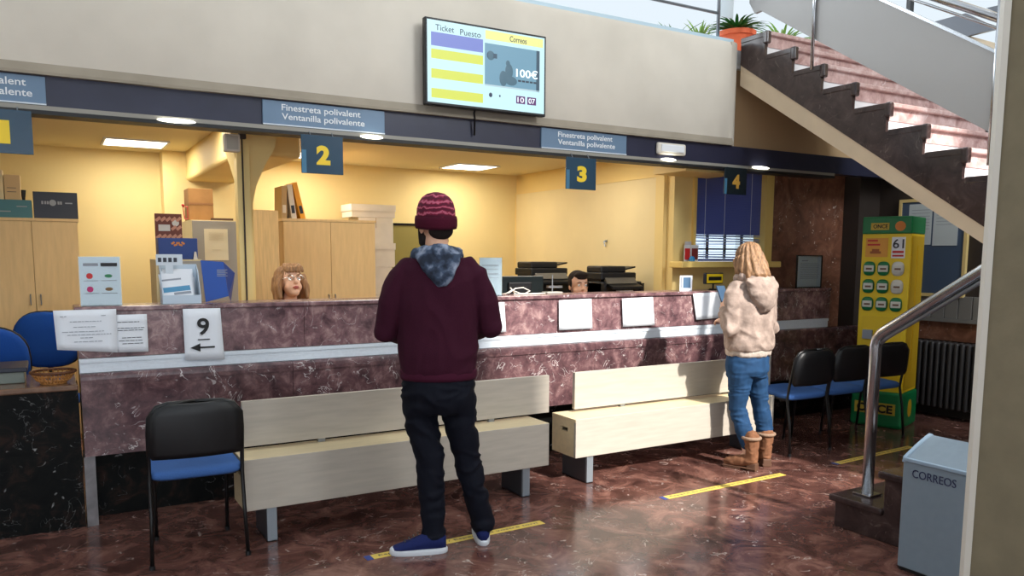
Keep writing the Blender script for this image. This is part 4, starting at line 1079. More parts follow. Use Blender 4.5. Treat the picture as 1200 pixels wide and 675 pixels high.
# monitor seen from behind
mx0, mx1 = P(588, 335, y=5.22).x, P(637, 335, y=5.22).x; mz1 = P(612, 323.5, y=5.22).z
t = thing('computer_monitor', 'back of a dark computer monitor with cables behind the counter', 'monitor', ((mx0+mx1)/2, 5.3, .75))
obj('shell', MB().rbox(mx0, mx1, 5.22, 5.26, mz1 - .26, mz1, .008), mat('monitor_dark_teal', (14, 26, 28), .35), t)
obj('rear_bulge', MB().rbox(mx0 + .05, mx1 - .12, 5.195, 5.22, mz1 - .2, mz1 - .045, .01), M_blackplastic, t)
obj('stand', MB().box((mx0+mx1)/2 - .03, (mx0+mx1)/2 + .03, 5.26, 5.28, .77, mz1 - .1).rbox((mx0+mx1)/2 - .11, (mx0+mx1)/2 + .11, 5.2, 5.4, .752, .77, .005), M_blackplastic, t)
b = MB(); random.seed(3)
def pz_(u, v, y): q = P(u, v, y=y); return (q.x, y, max(q.z, 1.216))
b.tube([pz_(588, 347, 5.03), pz_(597, 343, 5.0), pz_(604, 338, 5.02), pz_(613, 337, 5.05), pz_(621, 341, 5.02), pz_(614, 345, 4.99), pz_(602, 347, 5.0)], .0045, 6)
b.tube([pz_(592, 349, 5.05), pz_(600, 340, 5.04), pz_(610, 344, 5.01), pz_(622, 346, 5.0), pz_(636, 346, 5.02)], .0045, 6)
b.tube([pz_(598, 337, 5.06), pz_(604, 345, 5.03), pz_(612, 348, 4.98), pz_(625, 344, 5.02), pz_(640, 347, 5.05)], .0045, 6)
tag(obj('cable_tangle', b, M_wbox, smooth=True), 'tangle of white cables on the counter in front of the monitor', 'cable')
a = P(648, 345, y=5.05)
t = thing('desk_microphone', 'small gooseneck stand between the monitor and the male clerk', 'stand', (a.x, 5.06, 1.212))
obj('base', MB().rbox(a.x - .07, a.x + .07, 5.02, 5.10, 1.213, 1.225, .003), mat('base_grey', (170, 168, 160), .5), t)
obj('stem', MB().tube([(a.x, 5.06, 1.22), (a.x, 5.06, P(648, 322, y=5.06).z)], .005, 8), M_steeldull, t)
# staff desks (worktops)
t = thing('staff_desk', 'long wooden staff desk running behind the counter', 'desk', (2.4, 5.45, 0))
obj('desktop', MB().box(.35, 3.58, 5.13, 5.31, .72, .75), M_maple, t)
for x in (.37, 2.1, 3.53): obj('side_panel', MB().box(x, x + .03, 5.13, 5.31, 0, .72), M_maple, t)
# card terminal
a = P(836, 326, y=5.0)
t = thing('customer_display', 'yellow and black customer display on a stem on the counter', 'display', (a.x, 5.0, 1.212))
w_ = .105
obj('housing', MB().rbox(a.x - w_, a.x + w_, 4.985, 5.02, a.z - .05, a.z + .045, .008), M_navybox, t)
obj('yellow_bezel', MB().rbox(a.x - w_ + .012, a.x + w_ - .012, 4.980, 4.985, a.z - .042, a.z + .037, .003), M_onceyel, t)
obj('screen', MB().box(a.x - w_ + .03, a.x + w_ - .03, 4.978, 4.980, a.z - .018, a.z + .014), M_black, t)
obj('stem', MB().tube([(a.x, 5.0, 1.22), (a.x, 5.0, a.z - .04)], .008, 8).lathe([(0, 0), (.045, 0), (.03, .01), (0, .01)], (a.x, 5.0, 1.2125), 16, cap=False), M_blackplastic, t)
a0, a1 = P(797, 323, y=4.97), P(811, 340, y=4.97)
t = thing('photo_card', 'small printed photo card standing on the counter near the customer display', 'card', ((a0.x+a1.x)/2, 4.97, 1.212))
obj('card', MB().box(a0.x, a1.x, 4.97, 4.973, 1.213, a0.z), M_paper, t)
obj('picture', MB().box(a0.x + .035, a1.x - .02, 4.968, 4.97, 1.235, a0.z - .015), mat('card_picture', (80, 110, 140), .5), t)
obj('margin_mark', MB().box(a0.x + .008, a0.x + .025, 4.968, 4.97, 1.24, a0.z - .01), M_printl, t)
# things on the sill
for i, (u0, u1, v0, v1, lab, cc) in enumerate(((802, 809, 287, 307, 'red patterned postcard leaning on the window sill, left one', M_red), (810, 818, 287, 307, 'dark and red postcard on the window sill, right one', mat('dark_red_card', (120, 40, 40), .5)))):
    a0, a1 = P(u0, v0, y=5.24), P(u1, v1, y=5.24)
    t = thing('postcard', lab, 'postcard', ((a0.x+a1.x)/2, 5.24, 1.455))
    obj('card', MB().box(a0.x, a1.x, 5.24, 5.243, 1.456, a0.z), mat('card_pale', (214, 214, 214), .5), t)
    obj('picture', MB().box(a0.x + .008, a1.x - .008, 5.238, 5.24, 1.47, a0.z - .03), cc, t)
a0 = P(811, 301, y=5.2)
tag(obj('tape_dispenser', MB().lathe([(.0, 0), (.026, 0), (.024, .03), (.012, .045), (0, .045)], (a0.x, 5.2, 1.456), 16, cap=False), mat('cyan_plastic', (40, 130, 190), .4)), 'small cyan pot on the window sill before the postcards', 'pot')
a0 = P(807, 283, y=5.26)
tag(obj('sill_sign', MB().box(a0.x - .04, a0.x + .035, 5.262, 5.265, 1.456, a0.z + .0), mat('clear_card', (196, 190, 190), .4)), 'pale card standing behind the postcards on the window sill', 'card')

# ================================================================== PLANTS
def pot(label, x, y, z, r, h):
    t = thing('potted_plant', label, 'plant', (x, y, z))
    obj('pot', MB().lathe([(r*.7, 0), (r*.95, h*.8), (r*1.06, h*.8), (r*1.08, h), (r*.95, h), (r*.9, h*.85), (0, h*.84)], (x, y, z), 24), M_terra, t, smooth='auto')
    return t
def blades(mb, c, n, L_, droop, w, spread=1, seed=1):
    rnd = random.Random(seed)
    for k in range(n):
        a = rnd.random()*2*PI; l = L_*rnd.uniform(.6, 1.1); el = rnd.uniform(.5, 1.35)
        d = Vector((math.cos(a), math.sin(a), 0)); prev = None; rows = []
        for i in range(6):
            s_ = i/5
            p = Vector(c) + d*(l*math.cos(el)*s_*spread + l*.25*s_*s_*droop) + Vector((0, 0, l*math.sin(el)*s_ - l*droop*.6*s_*s_))
            ww = w*(1 - s_)**.6 * (.5 + s_ if s_ < .5 else 1)
            sd = Vector((-d.y, d.x, 0))*ww
            p.z = max(p.z, c[2] - .10)
            rows.append([p - sd, p + Vector((0, 0, -ww*.3)), p + sd])
        mb.loft(rows, cap=False, close=False)
    return mb
pa = P(868, 44, y=5.05)
t = pot('bushy green plant in a terracotta pot at the head of the stairs', pa.x + .04, 5.14, 3.235, .155, .19)
obj('foliage', blades(MB(), (pa.x + .04, 5.14, 3.42), 90, .30, .9, .022, 1.2, 5), M_leaf, t)
pa = P(825, 40, y=5.15)
t = pot('spiky pale plant left of the terracotta pot on the upper floor', pa.x - .02, 5.2, 3.2, .08, .10)
obj('foliage', blades(MB(), (pa.x, 5.2, 3.28), 34, .34, .5, .016, .6, 9), M_leaf2, t)
pa = P(795, 35, y=5.2)
t = pot('thin grey-leaved plant at the left end of the upper-floor plants', pa.x, 5.25, 3.2, .07, .09)
obj('foliage', blades(MB(), (pa.x, 5.25, 3.27), 12, .34, .5, .012, 1.5, 21), M_leaf, t)
pa = P(922, 30, y=5.35)
t = pot('trailing yellow-green plant behind the top of the stairs', pa.x, 5.4, 3.24, .12, .16)
obj('foliage', blades(MB(), (pa.x, 5.4, 3.42), 70, .46, .8, .02, 1.2, 31), M_leaf2, t)
# glass balustrade on the upper floor edge
gb = thing('glass_balustrade', 'clear glass balustrade with thin steel posts on the upper floor edge', 'balustrade', (3, 4.85, 3.225))
p = P(841, 45, y=4.85)
for x in (p.x, p.x - 2.2, p.x - 4.4): obj('post', MB().tube([(x, 4.85, 3.225), (x, 4.85, 4.15)], .014, 10), M_steeldull, gb, smooth=True)
zr = P(770, 0, y=4.85).z
obj('handrail', MB().tube([(-4, 4.85, zr), (p.x, 4.85, zr)], .012, 8), M_steeldull, gb, smooth=True)
obj('base_trim', MB().box(-4, 4.9, 4.82, 4.90, 3.225, 3.25), mat('pale_blue_trim', (190, 214, 226), .4), gb)
obj('glass_panel', MB().box(p.x + .02, p.x + .16, 4.845, 4.855, 3.42, 4.1), mat('frosted_panel', (214, 226, 232), .3), gb)

# ================================================================== PEOPLE
def ell(c, rx, ry, z, rot=0, n=20):
    pts = []
    for k in range(n):
        a = 2*PI*k/n; x, y = rx*math.cos(a), ry*math.sin(a)
        pts.append((c[0] + x*math.cos(rot) - y*math.sin(rot), c[1] + x*math.sin(rot) + y*math.cos(rot), z))
    return pts
def limb(mb, pts, rr, seg=14):
    mb.tube(pts, rr, seg)
    for p, r in zip(pts, rr): mb.ball(p, r, 14)
    return mb
def fuse(mb, name, voxel=.006, smooth=6, disp=None):
    me = bpy.data.meshes.new(name); bmesh.ops.recalc_face_normals(mb.bm, faces=mb.bm.faces); mb.bm.to_mesh(me); mb.bm.free()
    o = bpy.data.objects.new('tmp', me); C.objects.link(o)
    r = o.modifiers.new('r', 'REMESH'); r.mode = 'VOXEL'; r.voxel_size = voxel
    s_ = o.modifiers.new('s', 'SMOOTH'); s_.factor = .5; s_.iterations = smooth
    dg = bpy.context.evaluated_depsgraph_get(); out = bpy.data.meshes.new_from_object(o.evaluated_get(dg))
    bpy.data.objects.remove(o); bpy.data.meshes.remove(me)
    if disp:
        nn = [v.normal.copy() for v in out.vertices]
        for v, n_ in zip(out.vertices, nn): v.co += n_ * disp(v.co, n_)
    out.name = name
    return out
def folds(amp, f=(9, 9, 5), seed=0, fine=.0):
    def g(p, n_):
        q = Vector((p.x*f[0] + seed, p.y*f[1], p.z*f[2]))
        v = noise.noise(q + Vector((0, 0, 1.3*noise.noise(q*.7)))); v = (1 - abs(v)*2.2)
        r = amp*(v - .35)
        if fine: r += fine*noise.noise(p*120)
        return r
    return g
def hand(mb, wrist, d, nrm, side=1, curl=.6, scale=1.0):
    """palm and five bent fingers; d = pointing direction, nrm = back of the hand, side = +1 thumb towards d x nrm"""
    d = Vector(d).normalized(); nrm = Vector(nrm); nrm = (nrm - d*nrm.dot(d)).normalized(); sd = d.cross(nrm).normalized()*side
    w = Vector(wrist); k = scale
    T = Matrix((( *(sd), 0), (*(d), 0), (*(nrm), 0), (0, 0, 0, 1))).transposed()
    T = Matrix.Translation(w + d*.045*k) @ Matrix((( sd.x, d.x, nrm.x, 0), (sd.y, d.y, nrm.y, 0), (sd.z, d.z, nrm.z, 0), (0, 0, 0, 1)))
    mb.rbox(-.038*k, .038*k, -.05*k, .045*k, -.013*k, .013*k, .012*k, 3, T)
    L_ = (.072, .08, .075, .06)
    for i in range(4):
        off = (.029 - i*.0195)*k; base = w + d*.086*k + sd*off
        ang = 0; p = base; pts = [w + d*.06*k + sd*off, base]; rad = [.0095*k, .0092*k]
        for j, f_ in enumerate((.45, .32, .23)):
            ang += curl*(.75 + .12*i)*(1 if j else .8)
            dr = d*math.cos(ang) - nrm*math.sin(ang) + sd*(.06*(1.5 - i))
            p = p + dr.normalized()*L_[i]*f_*k*1.05; pts.append(p); rad.append((.0088, .008, .0072)[j]*k)
        limb(mb, pts, rad, 8)
    b0 = w + d*.02*k + sd*.028*k
    p1 = b0 + (d*.55 + sd*.75 - nrm*.25).normalized()*.042*k; p2 = p1 + (d*.8 + sd*.25 - nrm*.5).normalized()*.032*k; p3 = p2 + (d*.85 - sd*.1 - nrm*.5).normalized()*.026*k
    limb(mb, [b0, p1, p2, p3], [.014*k, .0115*k, .010*k, .008*k], 8)
def head_parts(mb, c, f, up=(0, 0, 1), s=1.0, female=False):
    """skull, jaw, nose, brow, ears added to mb; c = centre of head, f = facing"""
    f = Vector(f).normalized(); up = Vector(up); up = (up - f*up.dot(f)).normalized(); r = f.cross(up).normalized()
    T = Matrix(((r.x, f.x, up.x, 0), (r.y, f.y, up.y, 0), (r.z, f.z, up.z, 0), (0, 0, 0, 1)))
    Q = lambda x, y, z: Vector(c) + (r*x + f*y + up*z)*s
    B = lambda x, y, z, rx, ry, rz: mb.ball(Q(x, y, z), (rx*s, ry*s, rz*s), 20, T)
    B(0, -.012, .028, .075, .092, .088)      # cranium
    B(0, .02, -.035, .058, .066, .075)       # face
    B(0, .045, -.088, .032 if female else .038, .034, .026)   # chin
    B(.035, .035, -.045, .026, .032, .03); B(-.035, .035, -.045, .026, .032, .03)   # cheeks
    B(0, .07, .018, .05, .018, .014)         # brow
    mb.tube([Q(0, .078, .012), Q(0, .096, -.018), Q(0, .103, -.03)], [.008*s, .010*s, .012*s], 10); B(0, .098, -.032, .016, .012, .010)
    B(0, .082, -.062, .024, .010, .006)
    for q in (-1, 1):
        B(q*.076, -.005, -.012, .009, .02, .032)
    return Q, T
def face_details(t, Q, T, s=1.0, brow_m=None, lips=M_lips):
    for q in (-1, 1):
        e = obj('eye', MB().ball(Q(q*.03, .0735, .0), .0105*s, 14), M_eye, t, world=False, smooth=True)
        obj('iris', MB().ball(Q(q*.03, .0808, .0), .0050*s, 10), M_iris, e, world=False, smooth=True)
        obj('eyebrow', MB().tube([Q(q*.014, .0875, .02), Q(q*.03, .087, .026), Q(q*.047, .075, .021)], [.003*s, .0035*s, .002*s], 6), brow_m, t, world=False)
    b = MB().tube([Q(-.022, .079, -.062), Q(-.008, .093, -.058), Q(0, .094, -.0595), Q(.008, .093, -.058), Q(.022, .079, -.062)], [.002*s, .005*s, .0045*s, .005*s, .002*s], 8)
    b.tube([Q(-.018, .082, -.067), Q(0, .093, -.070), Q(.018, .082, -.067)], [.002*s, .006*s, .002*s], 8)
    obj('lips', b, lips, t, world=False, smooth=True)

# ------------------------------------------------ man in maroon
MP = Vector((1.66, 3.56, 0)); mrz = math.atan2(-MP.x, MP.y)
man = thing('person', 'standing person in a maroon knit hat, maroon jumper and dark trousers, seen from behind', 'person', tuple(MP), mrz)
hf = Vector((-.42, .90, -.14)).normalized()
hc = Vector((-.012, .035, 1.645))
bm_ = MB()
Qm, Tm = head_parts(bm_, hc, hf, s=1.02)
limb(bm_, [(0, -.005, 1.46), (-.006, .015, 1.57)], [.062, .058])
bm_.loft([ell((0, 0), .15, .09, .92), ell((0, 0), .14, .09, 1.1), ell((0, 0), .165, .095, 1.28), ell((0, -.005), .16, .085, 1.42), ell((0, -.005), .07, .06, 1.5)])
for sx, el, wr, hd in ((-1, (-.262, .0, 1.125), (-.135, .235, 1.085), (.45, .88, .12)), (1, (.262, .0, 1.145), (.12, .25, 1.10), (-.4, .9, .12))):
    limb(bm_, [(sx*.165, -.005, 1.41), el, wr], [.045, .038, .026])
    hand(bm_, wr, hd, (sx*.35, .1, .9), side=(-1 if sx < 0 else 1)*-1, curl=.45)
LK, LA = (-.045, .0, .49), (-.03, -.02, .09); RK, RA = (.135, .03, .50), (.225, .07, .10)
limb(bm_, [(-.085, 0, .86), (-.088, 0, .66), LK, LA], [.08, .062, .05, .038]); limb(bm_, [(.085, 0, .86), (.108, .01, .66), RK, RA], [.08, .062, .05, .038])
limb(bm_, [LA, (-.05, -.05, .05), (-.17, -.06, .038)], [.034, .03, .02]); limb(bm_, [RA, (.222, .12, .05), (.222, .22, .038)], [.034, .03, .02])
obj('body', fuse(bm_, 'body', .0055, 4), M_skin, man, world=False, smooth=True)
face_details(man, Qm, Tm, 1.02, M_iris)
M_beard = mat('dark_hair', (34, 26, 24), .8, 0, .2, 200)
b = MB()
for a_ in (-1, 1):
    b.ball(Qm(a_*.05, .03, -.07), (.026, .04, .035), 12, Tm)
b.ball(Qm(0, .055, -.095), (.04, .032, .022), 12, Tm); b.ball(Qm(0, -.06, -.035), (.066, .042, .045), 14, Tm)
b.tube([Qm(-.077, .012, .03), Qm(-.072, .02, -.02), Qm(-.06, .03, -.06)], [.012, .012, .02], 10); b.tube([Qm(.077, .012, .03), Qm(.072, .02, -.02), Qm(.06, .03, -.06)], [.012, .012, .02], 10)
obj('hair_and_beard', fuse(b, 'hair', .006, 3), M_beard, man, world=False, smooth=True)
# jumper
M_jump = mat('maroon_knit', (56, 15, 34), .9, 0, .2, 300, bump=.25)
b = MB()
b.loft([ell((.0, .0), .185, .132, .905), ell((0, 0), .195, .142, .945), ell((0, 0), .20, .145, 1.02), ell((0, 0), .198, .138, 1.12), ell((0, -.004), .207, .136, 1.24), ell((0, -.008), .212, .128, 1.34), ell((0, -.008), .195, .112, 1.43), ell((0, 0), .13, .095, 1.49), ell((0, .005), .085, .08, 1.525)])
for sx, el, wr in ((-1, (-.262, .0, 1.125), (-.14, .225, 1.085)), (1, (.262, .0, 1.145), (.125, .24, 1.10))):
    limb(b, [(sx*.15, -.005, 1.43), (sx*.178, -.01, 1.39), (sx*.232, -.012, 1.26), el, ((el[0]+wr[0])/2, (el[1]+wr[1])/2, (el[2]+wr[2])/2 - .005), wr], [.062, .07, .066, .056, .052, .044])
obj('jumper', fuse(b, 'jumper', .008, 8, folds(.009, (7, 7, 6), 3)), M_jump, man, world=False, smooth=True)
b = MB(); b.loft([ell((0, 0), .188, .135, .885), ell((0, 0), .194, .140, .90), ell((0, 0), .194, .140, .925), ell((0, 0), .190, .135, .94)]); obj('hem_band', b, mat('maroon_rib', (66, 18, 40), .9), man, world=False, smooth=True)
# trousers
M_tr = mat('dark_navy_denim', (9, 12, 24), .8, 0, .2, 120)
b = MB(); b.loft([ell((0, 0), .175, .12, .93), ell((0, -.005), .182, .13, .86), ell((0, -.01), .186, .135, .80), ell((0, -.005), .175, .125, .75), ell((0.01, 0), .15, .11, .715)])
limb(b, [(-.088, -.005, .80), (-.088, 0, .66), LK, (-.04, -.015, .3), (-.03, -.02, .13), (-.03, -.025, .085)], [.097, .083, .072, .065, .058, .062])
limb(b, [(.09, -.005, .80), (.108, .01, .66), RK, (.18, .045, .3), (.222, .07, .14), (.226, .07, .105)], [.097, .083, .072, .064, .057, .062])
obj('trousers', fuse(b, 'trousers', .008, 5, folds(.010, (8, 8, 14), 9)), M_tr, man, world=False, smooth=True)
# shoes
M_shoe = mat('navy_canvas', (24, 34, 84), .8, 0, .12, 160); M_sole = mat('white_rubber', (206, 210, 216), .6)
def sneaker(par, c, ang, L_=.285, pitch=0, mshoe=M_shoe):
    T = Matrix.Translation(c) @ Matrix.Rotation(ang, 4, 'Z') @ Matrix.Rotation(pitch, 4, 'Y')    # toe towards +x
    def sec(x, w, z0, z1, n=12):
        return [T @ Vector((x, w*math.cos(2*PI*k/n), (z0+z1)/2 + (z1-z0)/2*math.sin(2*PI*k/n))) for k in range(n)]
    h = L_/2
    b = MB(); b.loft([sec(-h+.005, .022, .02, .085), sec(-h+.03, .035, .015, .105), sec(-h+.08, .038, .012, .11), sec(-.02, .038, .012, .098), sec(.04, .042, .012, .075), sec(.09, .043, .012, .056), sec(h-.02, .032, .012, .045), sec(h-.004, .014, .016, .034)])
    s_ = obj('shoe', b, mshoe, par, world=False, smooth=True)
    def out(sc_, z): return [T @ Vector((h*sc_*math.copysign(abs(math.cos(a))**.75, math.cos(a)), (.043 + .006*math.cos(a))*sc_*math.copysign(abs(math.sin(a))**.75, math.sin(a)), z)) for a in [2*PI*k/28 for k in range(28)]]
    obj('sole', MB().loft([out(1.0, 0), out(1.03, .006), out(1.03, .022), out(.98, .028)]), M_sole, s_, world=False, smooth='auto')
    b = MB(); b.ball(T @ Vector((h - .028, 0, .024)), (.032, .036, .018), 14, Matrix.Rotation(ang, 4, 'Z')); obj('toe_cap', b, M_sole, s_, world=False, smooth=True)
    b = MB()
    for i in range(4):
        x = .0 + i*.022; b.tube([T @ Vector((x, -.02, .10 - i*.011)), T @ Vector((x + .008, 0, .106 - i*.012)), T @ Vector((x, .02, .10 - i*.011))], .003, 6)
    obj('laces', b, M_blacktube, s_, world=False)
sneaker(man, (-.105, -.055, 0), PI + .06)
sneaker(man, (.222, .15, 0), PI/2 + .05, .28)
# beanie
mb_ = MB()
Mh = mat('knit_hat_plain', (70, 14, 34), .95, 0, .2, 250, bump=.3)
hatm = bpy.data.materials.new('striped_knit'); hatm.use_nodes = True
nt = hatm.node_tree; bs_ = nt.nodes['Principled BSDF']; bs_.inputs['Roughness'].default_value = .95
tc = nt.nodes.new('ShaderNodeTexCoord'); wv = nt.nodes.new('ShaderNodeTexWave'); wv.wave_type = 'BANDS'; wv.bands_direction = 'Z'
wv.inputs['Scale'].default_value = 11; wv.inputs['Distortion'].default_value = 5; wv.inputs['Detail'].default_value = 4; wv.inputs['Detail Scale'].default_value = 3
cr = nt.nodes.new('ShaderNodeValToRGB'); e = cr.color_ramp.elements; e[0].position = .25; e[0].color = lin((84, 14, 40)); e[1].position = 1.0; e[1].color = lin((186, 96, 118)); q_ = e.new(.72); q_.color = lin((134, 22, 56))
nt.links.new(tc.outputs['Object'], wv.inputs['Vector']); nt.links.new(wv.outputs['Fac'], cr.inputs['Fac']); nt.links.new(cr.outputs['Color'], bs_.inputs['Base Color'])
Tm2 = Matrix.Identity(4)
b = MB(); rings = []
c0 = Qm(0, -.012, .02)
for dz, rx, ry in ((0, .091, .105), (.03, .094, .108), (.06, .092, .106), (.09, .083, .097), (.115, .066, .078), (.132, .042, .05), (.139, .015, .02)):
    rings.append(ell((c0.x + .0, c0.y - dz*.08), rx, ry, c0.z + dz, math.atan2(-hf.x, hf.y)))
b.loft(rings)
obj('knit_hat', b, hatm, man, world=False, smooth=True)
b = MB(); rings = []
for dz, k in ((-.028, 1.03), (-.035, 1.09), (-.02, 1.13), (.01, 1.13), (.024, 1.10), (.026, 1.02)):
    r0 = ell((c0.x, c0.y), .091*k, .105*k, c0.z + dz, math.atan2(-hf.x, hf.y))
    rings.append([(x, y, z + (y - c0.y)*.12) for x, y, z in r0])
b.loft(rings); obj('hat_cuff', b, Mh, man, world=False, smooth=True)
# hood of plaid shirt lying on the back
hood_m = bpy.data.materials.new('grey_blue_plaid'); hood_m.use_nodes = True
nt = hood_m.node_tree; bs_ = nt.nodes['Principled BSDF']; bs_.inputs['Roughness'].default_value = .9
tc = nt.nodes.new('ShaderNodeTexCoord'); no = nt.nodes.new('ShaderNodeTexNoise'); no.inputs['Scale'].default_value = 16; no.inputs['Detail'].default_value = 3
cr = nt.nodes.new('ShaderNodeValToRGB'); e = cr.color_ramp.elements; e[0].position = .4; e[0].color = lin((30, 38, 54)); e[1].position = .68; e[1].color = lin((150, 160, 180)); q_ = e.new(.52); q_.color = lin((58, 72, 94))
nt.links.new(tc.outputs['Object'], no.inputs['Vector']); nt.links.new(no.outputs['Fac'], cr.inputs['Fac']); nt.links.new(cr.outputs['Color'], bs_.inputs['Base Color'])
b = MB()
b.tube([(-.11, .03, 1.49), (-.10, -.05, 1.505), (-.05, -.098, 1.515), (.01, -.108, 1.52), (.065, -.085, 1.515), (.098, -.03, 1.505), (.09, .05, 1.50)], [.025, .03, .032, .034, .032, .03, .022], 10)
b.loft([ell((-.0, -.10), .115, .035, 1.505), ell((.005, -.115), .10, .038, 1.46), ell((.01, -.125), .075, .034, 1.42), ell((.018, -.13), .05, .028, 1.385), ell((.022, -.13), .022, .018, 1.35)])
b.loft([ell((-.005, .0), .075, .07, 1.50), ell((-.005, .01), .07, .066, 1.545)])
obj('hood', fuse(b, 'hood', .007, 4, folds(.008, (16, 16, 16), 2)), hood_m, man, world=False, smooth=True)

# ------------------------------------------------ woman in the fleece
WP = Vector((4.33, 3.88, 0)); wrz = math.atan2(-WP.x, WP.y)
wo = thing('person', 'standing person with blonde hair, beige fleece hoodie, blue jeans and tan boots, holding a phone', 'person', tuple(WP), wrz)
fa = math.radians(42)        # body faces to the left and away
bf = Vector((-math.sin(fa), math.cos(fa), 0)); br = Vector((math.cos(fa), math.sin(fa), 0))
rot = fa
def BL(x, y, z, cx=-.10, cy=0): return Vector((cx, cy, z)) + br*x + bf*y
whc = Vector((-.125, .03, 1.475)); wf = Vector((-.62, .70, -.38)).normalized()
b = MB()
Qw, Tw = head_parts(b, whc, wf, s=.94, female=True)
limb(b, [BL(0, -.01, 1.30), Vector((-.11, .015, 1.40))], [.052, .048])
b.loft([ell((-.10, 0), .10, .075, .80, rot), ell((-.10, 0), .11, .08, 1.0, rot), ell((-.10, 0), .15, .09, 1.15, rot), ell((-.10, 0), .14, .075, 1.28, rot), ell((-.10, 0), .06, .05, 1.34, rot)])
wrL = Vector((-.27, .02, 1.10)); elL = BL(-.20, -.05, .99)
wrR = BL(.02, .24, 1.0); elR = BL(.19, -.02, 1.0)
limb(b, [BL(-.14, 0, 1.26), elL, wrL], [.038, .033, .023]); limb(b, [BL(.14, 0, 1.26), elR, wrR], [.038, .033, .023])
hand(b, wrL, (-.12, .25, .95), (-.75, -.6, .1), side=-1, curl=.75, scale=.9)
hand(b, wrR, (-.6, .3, .3), (0, -.2, .9), side=1, curl=.8, scale=.9)
wLK, wLA = (-.155, -.07, .43), (-.065, -.10, .10); wRK, wRA = (.0, .05, .44), (.045, .06, .10)
wLH, wRH = BL(-.075, -.03, .80), BL(.075, -.0, .80)
limb(b, [wLH, wLK, wLA], [.062, .044, .034]); limb(b, [wRH, wRK, wRA], [.062, .044, .034])
limb(b, [wLA, (-.16, -.08, .04)], [.034, .026]); limb(b, [wRA, (.0, .17, .04)], [.034, .026])
obj('body', fuse(b, 'body', .0055, 4), M_skinw, wo, world=False, smooth=True)
M_hairw = mat('blonde_hair', (146, 110, 78), .6, 0, .45, 9, bump=.4, stretch=(9, 9, 1.2))
face_details(wo, Qw, Tw, .94, M_hairw)
b = MB()
b.ball(Qw(0, -.025, .035), (.082, .098, .085), 22, Tw)
for i in range(15):
    a = -PI*.5 + math.radians(-118 + i*236/14)
    st_ = Qw(.078*math.cos(a), -.01 + .09*math.sin(a), .02); en = Qw(.090*math.cos(a), -.015 + .105*math.sin(a), -.08)
    en2 = Qw(.078*math.cos(a), -.03 + .10*math.sin(a), -.165)
    b.tube([st_, en, en2, en2 + Vector((0, 0, -.03))], [.026, .027, .022, .010], 8)
def strands(p, n_): 
    q = p - whc; a = math.atan2(q.y, q.x); return .005*math.sin(a*19 + q.z*14) + .003*noise.noise(p*40)
obj('hair', fuse(b, 'hair', .006, 3, strands), M_hairw, wo, world=False, smooth=True)
# hoodie
M_fl = mat('beige_fleece', (160, 141, 130), .95, 0, .30, 16, bump=.9)  # strong tone variation imitates shading in the folds
b = MB()
b.loft([ell((-.095, 0), .18, .142, .845, rot), ell((-.095, 0), .19, .152, .88, rot), ell((-.098, -.002), .185, .145, .97, rot), ell((-.10, -.005), .192, .145, 1.08, rot), ell((-.10, -.005), .195, .138, 1.18, rot), ell((-.10, 0), .172, .115, 1.27, rot), ell((-.10, 0), .10, .085, 1.33, rot), ell((-.10, .0), .065, .06, 1.36, rot)])
limb(b, [BL(-.12, 0, 1.27), BL(-.155, -.01, 1.22), (BL(-.155, -.01, 1.22) + elL)/2, elL, (elL + wrL)/2, wrL], [.058, .064, .06, .056, .05, .042])
limb(b, [BL(.12, 0, 1.27), BL(.155, -.01, 1.22), elR, wrR], [.058, .064, .056, .042])
obj('hoodie', fuse(b, 'hoodie', .008, 5, folds(.013, (9, 9, 8), 6, .002)), M_fl, wo, world=False, smooth=True)
b = MB()
hb = lambda x, y, z: BL(x, y, z)
b.tube([hb(-.085, .05, 1.345), hb(-.085, -.03, 1.36), hb(-.04, -.085, 1.365), hb(.03, -.09, 1.365), hb(.085, -.03, 1.36), hb(.08, .05, 1.345)], [.025, .032, .036, .036, .032, .025], 10)
b.loft([ell(hb(0, -.10, 0)[:2], .125, .045, 1.36, rot), ell(hb(0, -.125, 0)[:2], .125, .062, 1.30, rot), ell(hb(0, -.14, 0)[:2], .11, .065, 1.23, rot), ell(hb(.0, -.145, 0)[:2], .08, .055, 1.165, rot), ell(hb(0, -.14, 0)[:2], .04, .03, 1.12, rot)])
obj('hood', fuse(b, 'hood', .007, 4, folds(.012, (12, 12, 9), 8, .002)), M_fl, wo, world=False, smooth=True)
b = MB(); b.loft([ell((-.095, 0), .160, .128, .80, rot), ell((-.095, 0), .170, .138, .812, rot), ell((-.095, 0), .172, .140, .84, rot), ell((-.095, 0), .166, .132, .86, rot)])
obj('hem', fuse(b, 'hem', .007, 2, folds(.008, (14, 14, 8), 5)), mat('hem_cream', (186, 172, 160), .9, bump=.5, var=.08, scale=60), wo, world=False, smooth=True)
# jeans
M_jeans = mat('blue_denim', (33, 64, 98), .8, 0, .22, 22)
b = MB(); b.loft([ell((-.095, 0), .155, .115, .84, rot), ell((-.10, -.005), .165, .13, .76, rot), ell((-.10, -.01), .165, .135, .70, rot), ell((-.10, -.005), .15, .12, .65, rot)])
wLT = Vector(wLH)*.0 + BL(-.078, -.03, .66); wRT = BL(.07, -.01, .66)
limb(b, [wLH - Vector((0, 0, .08)), wLT, wLK, (-.10, -.095, .27), (-.068, -.10, .17)], [.088, .088, .062, .06, .046])
limb(b, [wRH - Vector((0, 0, .08)), wRT, wRK, (.035, .05, .27), (.045, .055, .17)], [.088, .086, .062, .06, .046])
je = obj('jeans', fuse(b, 'jeans', .007, 4, folds(.007, (7, 7, 20), 1)), M_jeans, wo, world=False, smooth=True)
b = MB()
M_boot = mat('tan_suede', (126, 86, 62), .9, 0, .18, 40); M_bsole = mat('boot_sole', (92, 62, 44), .7)
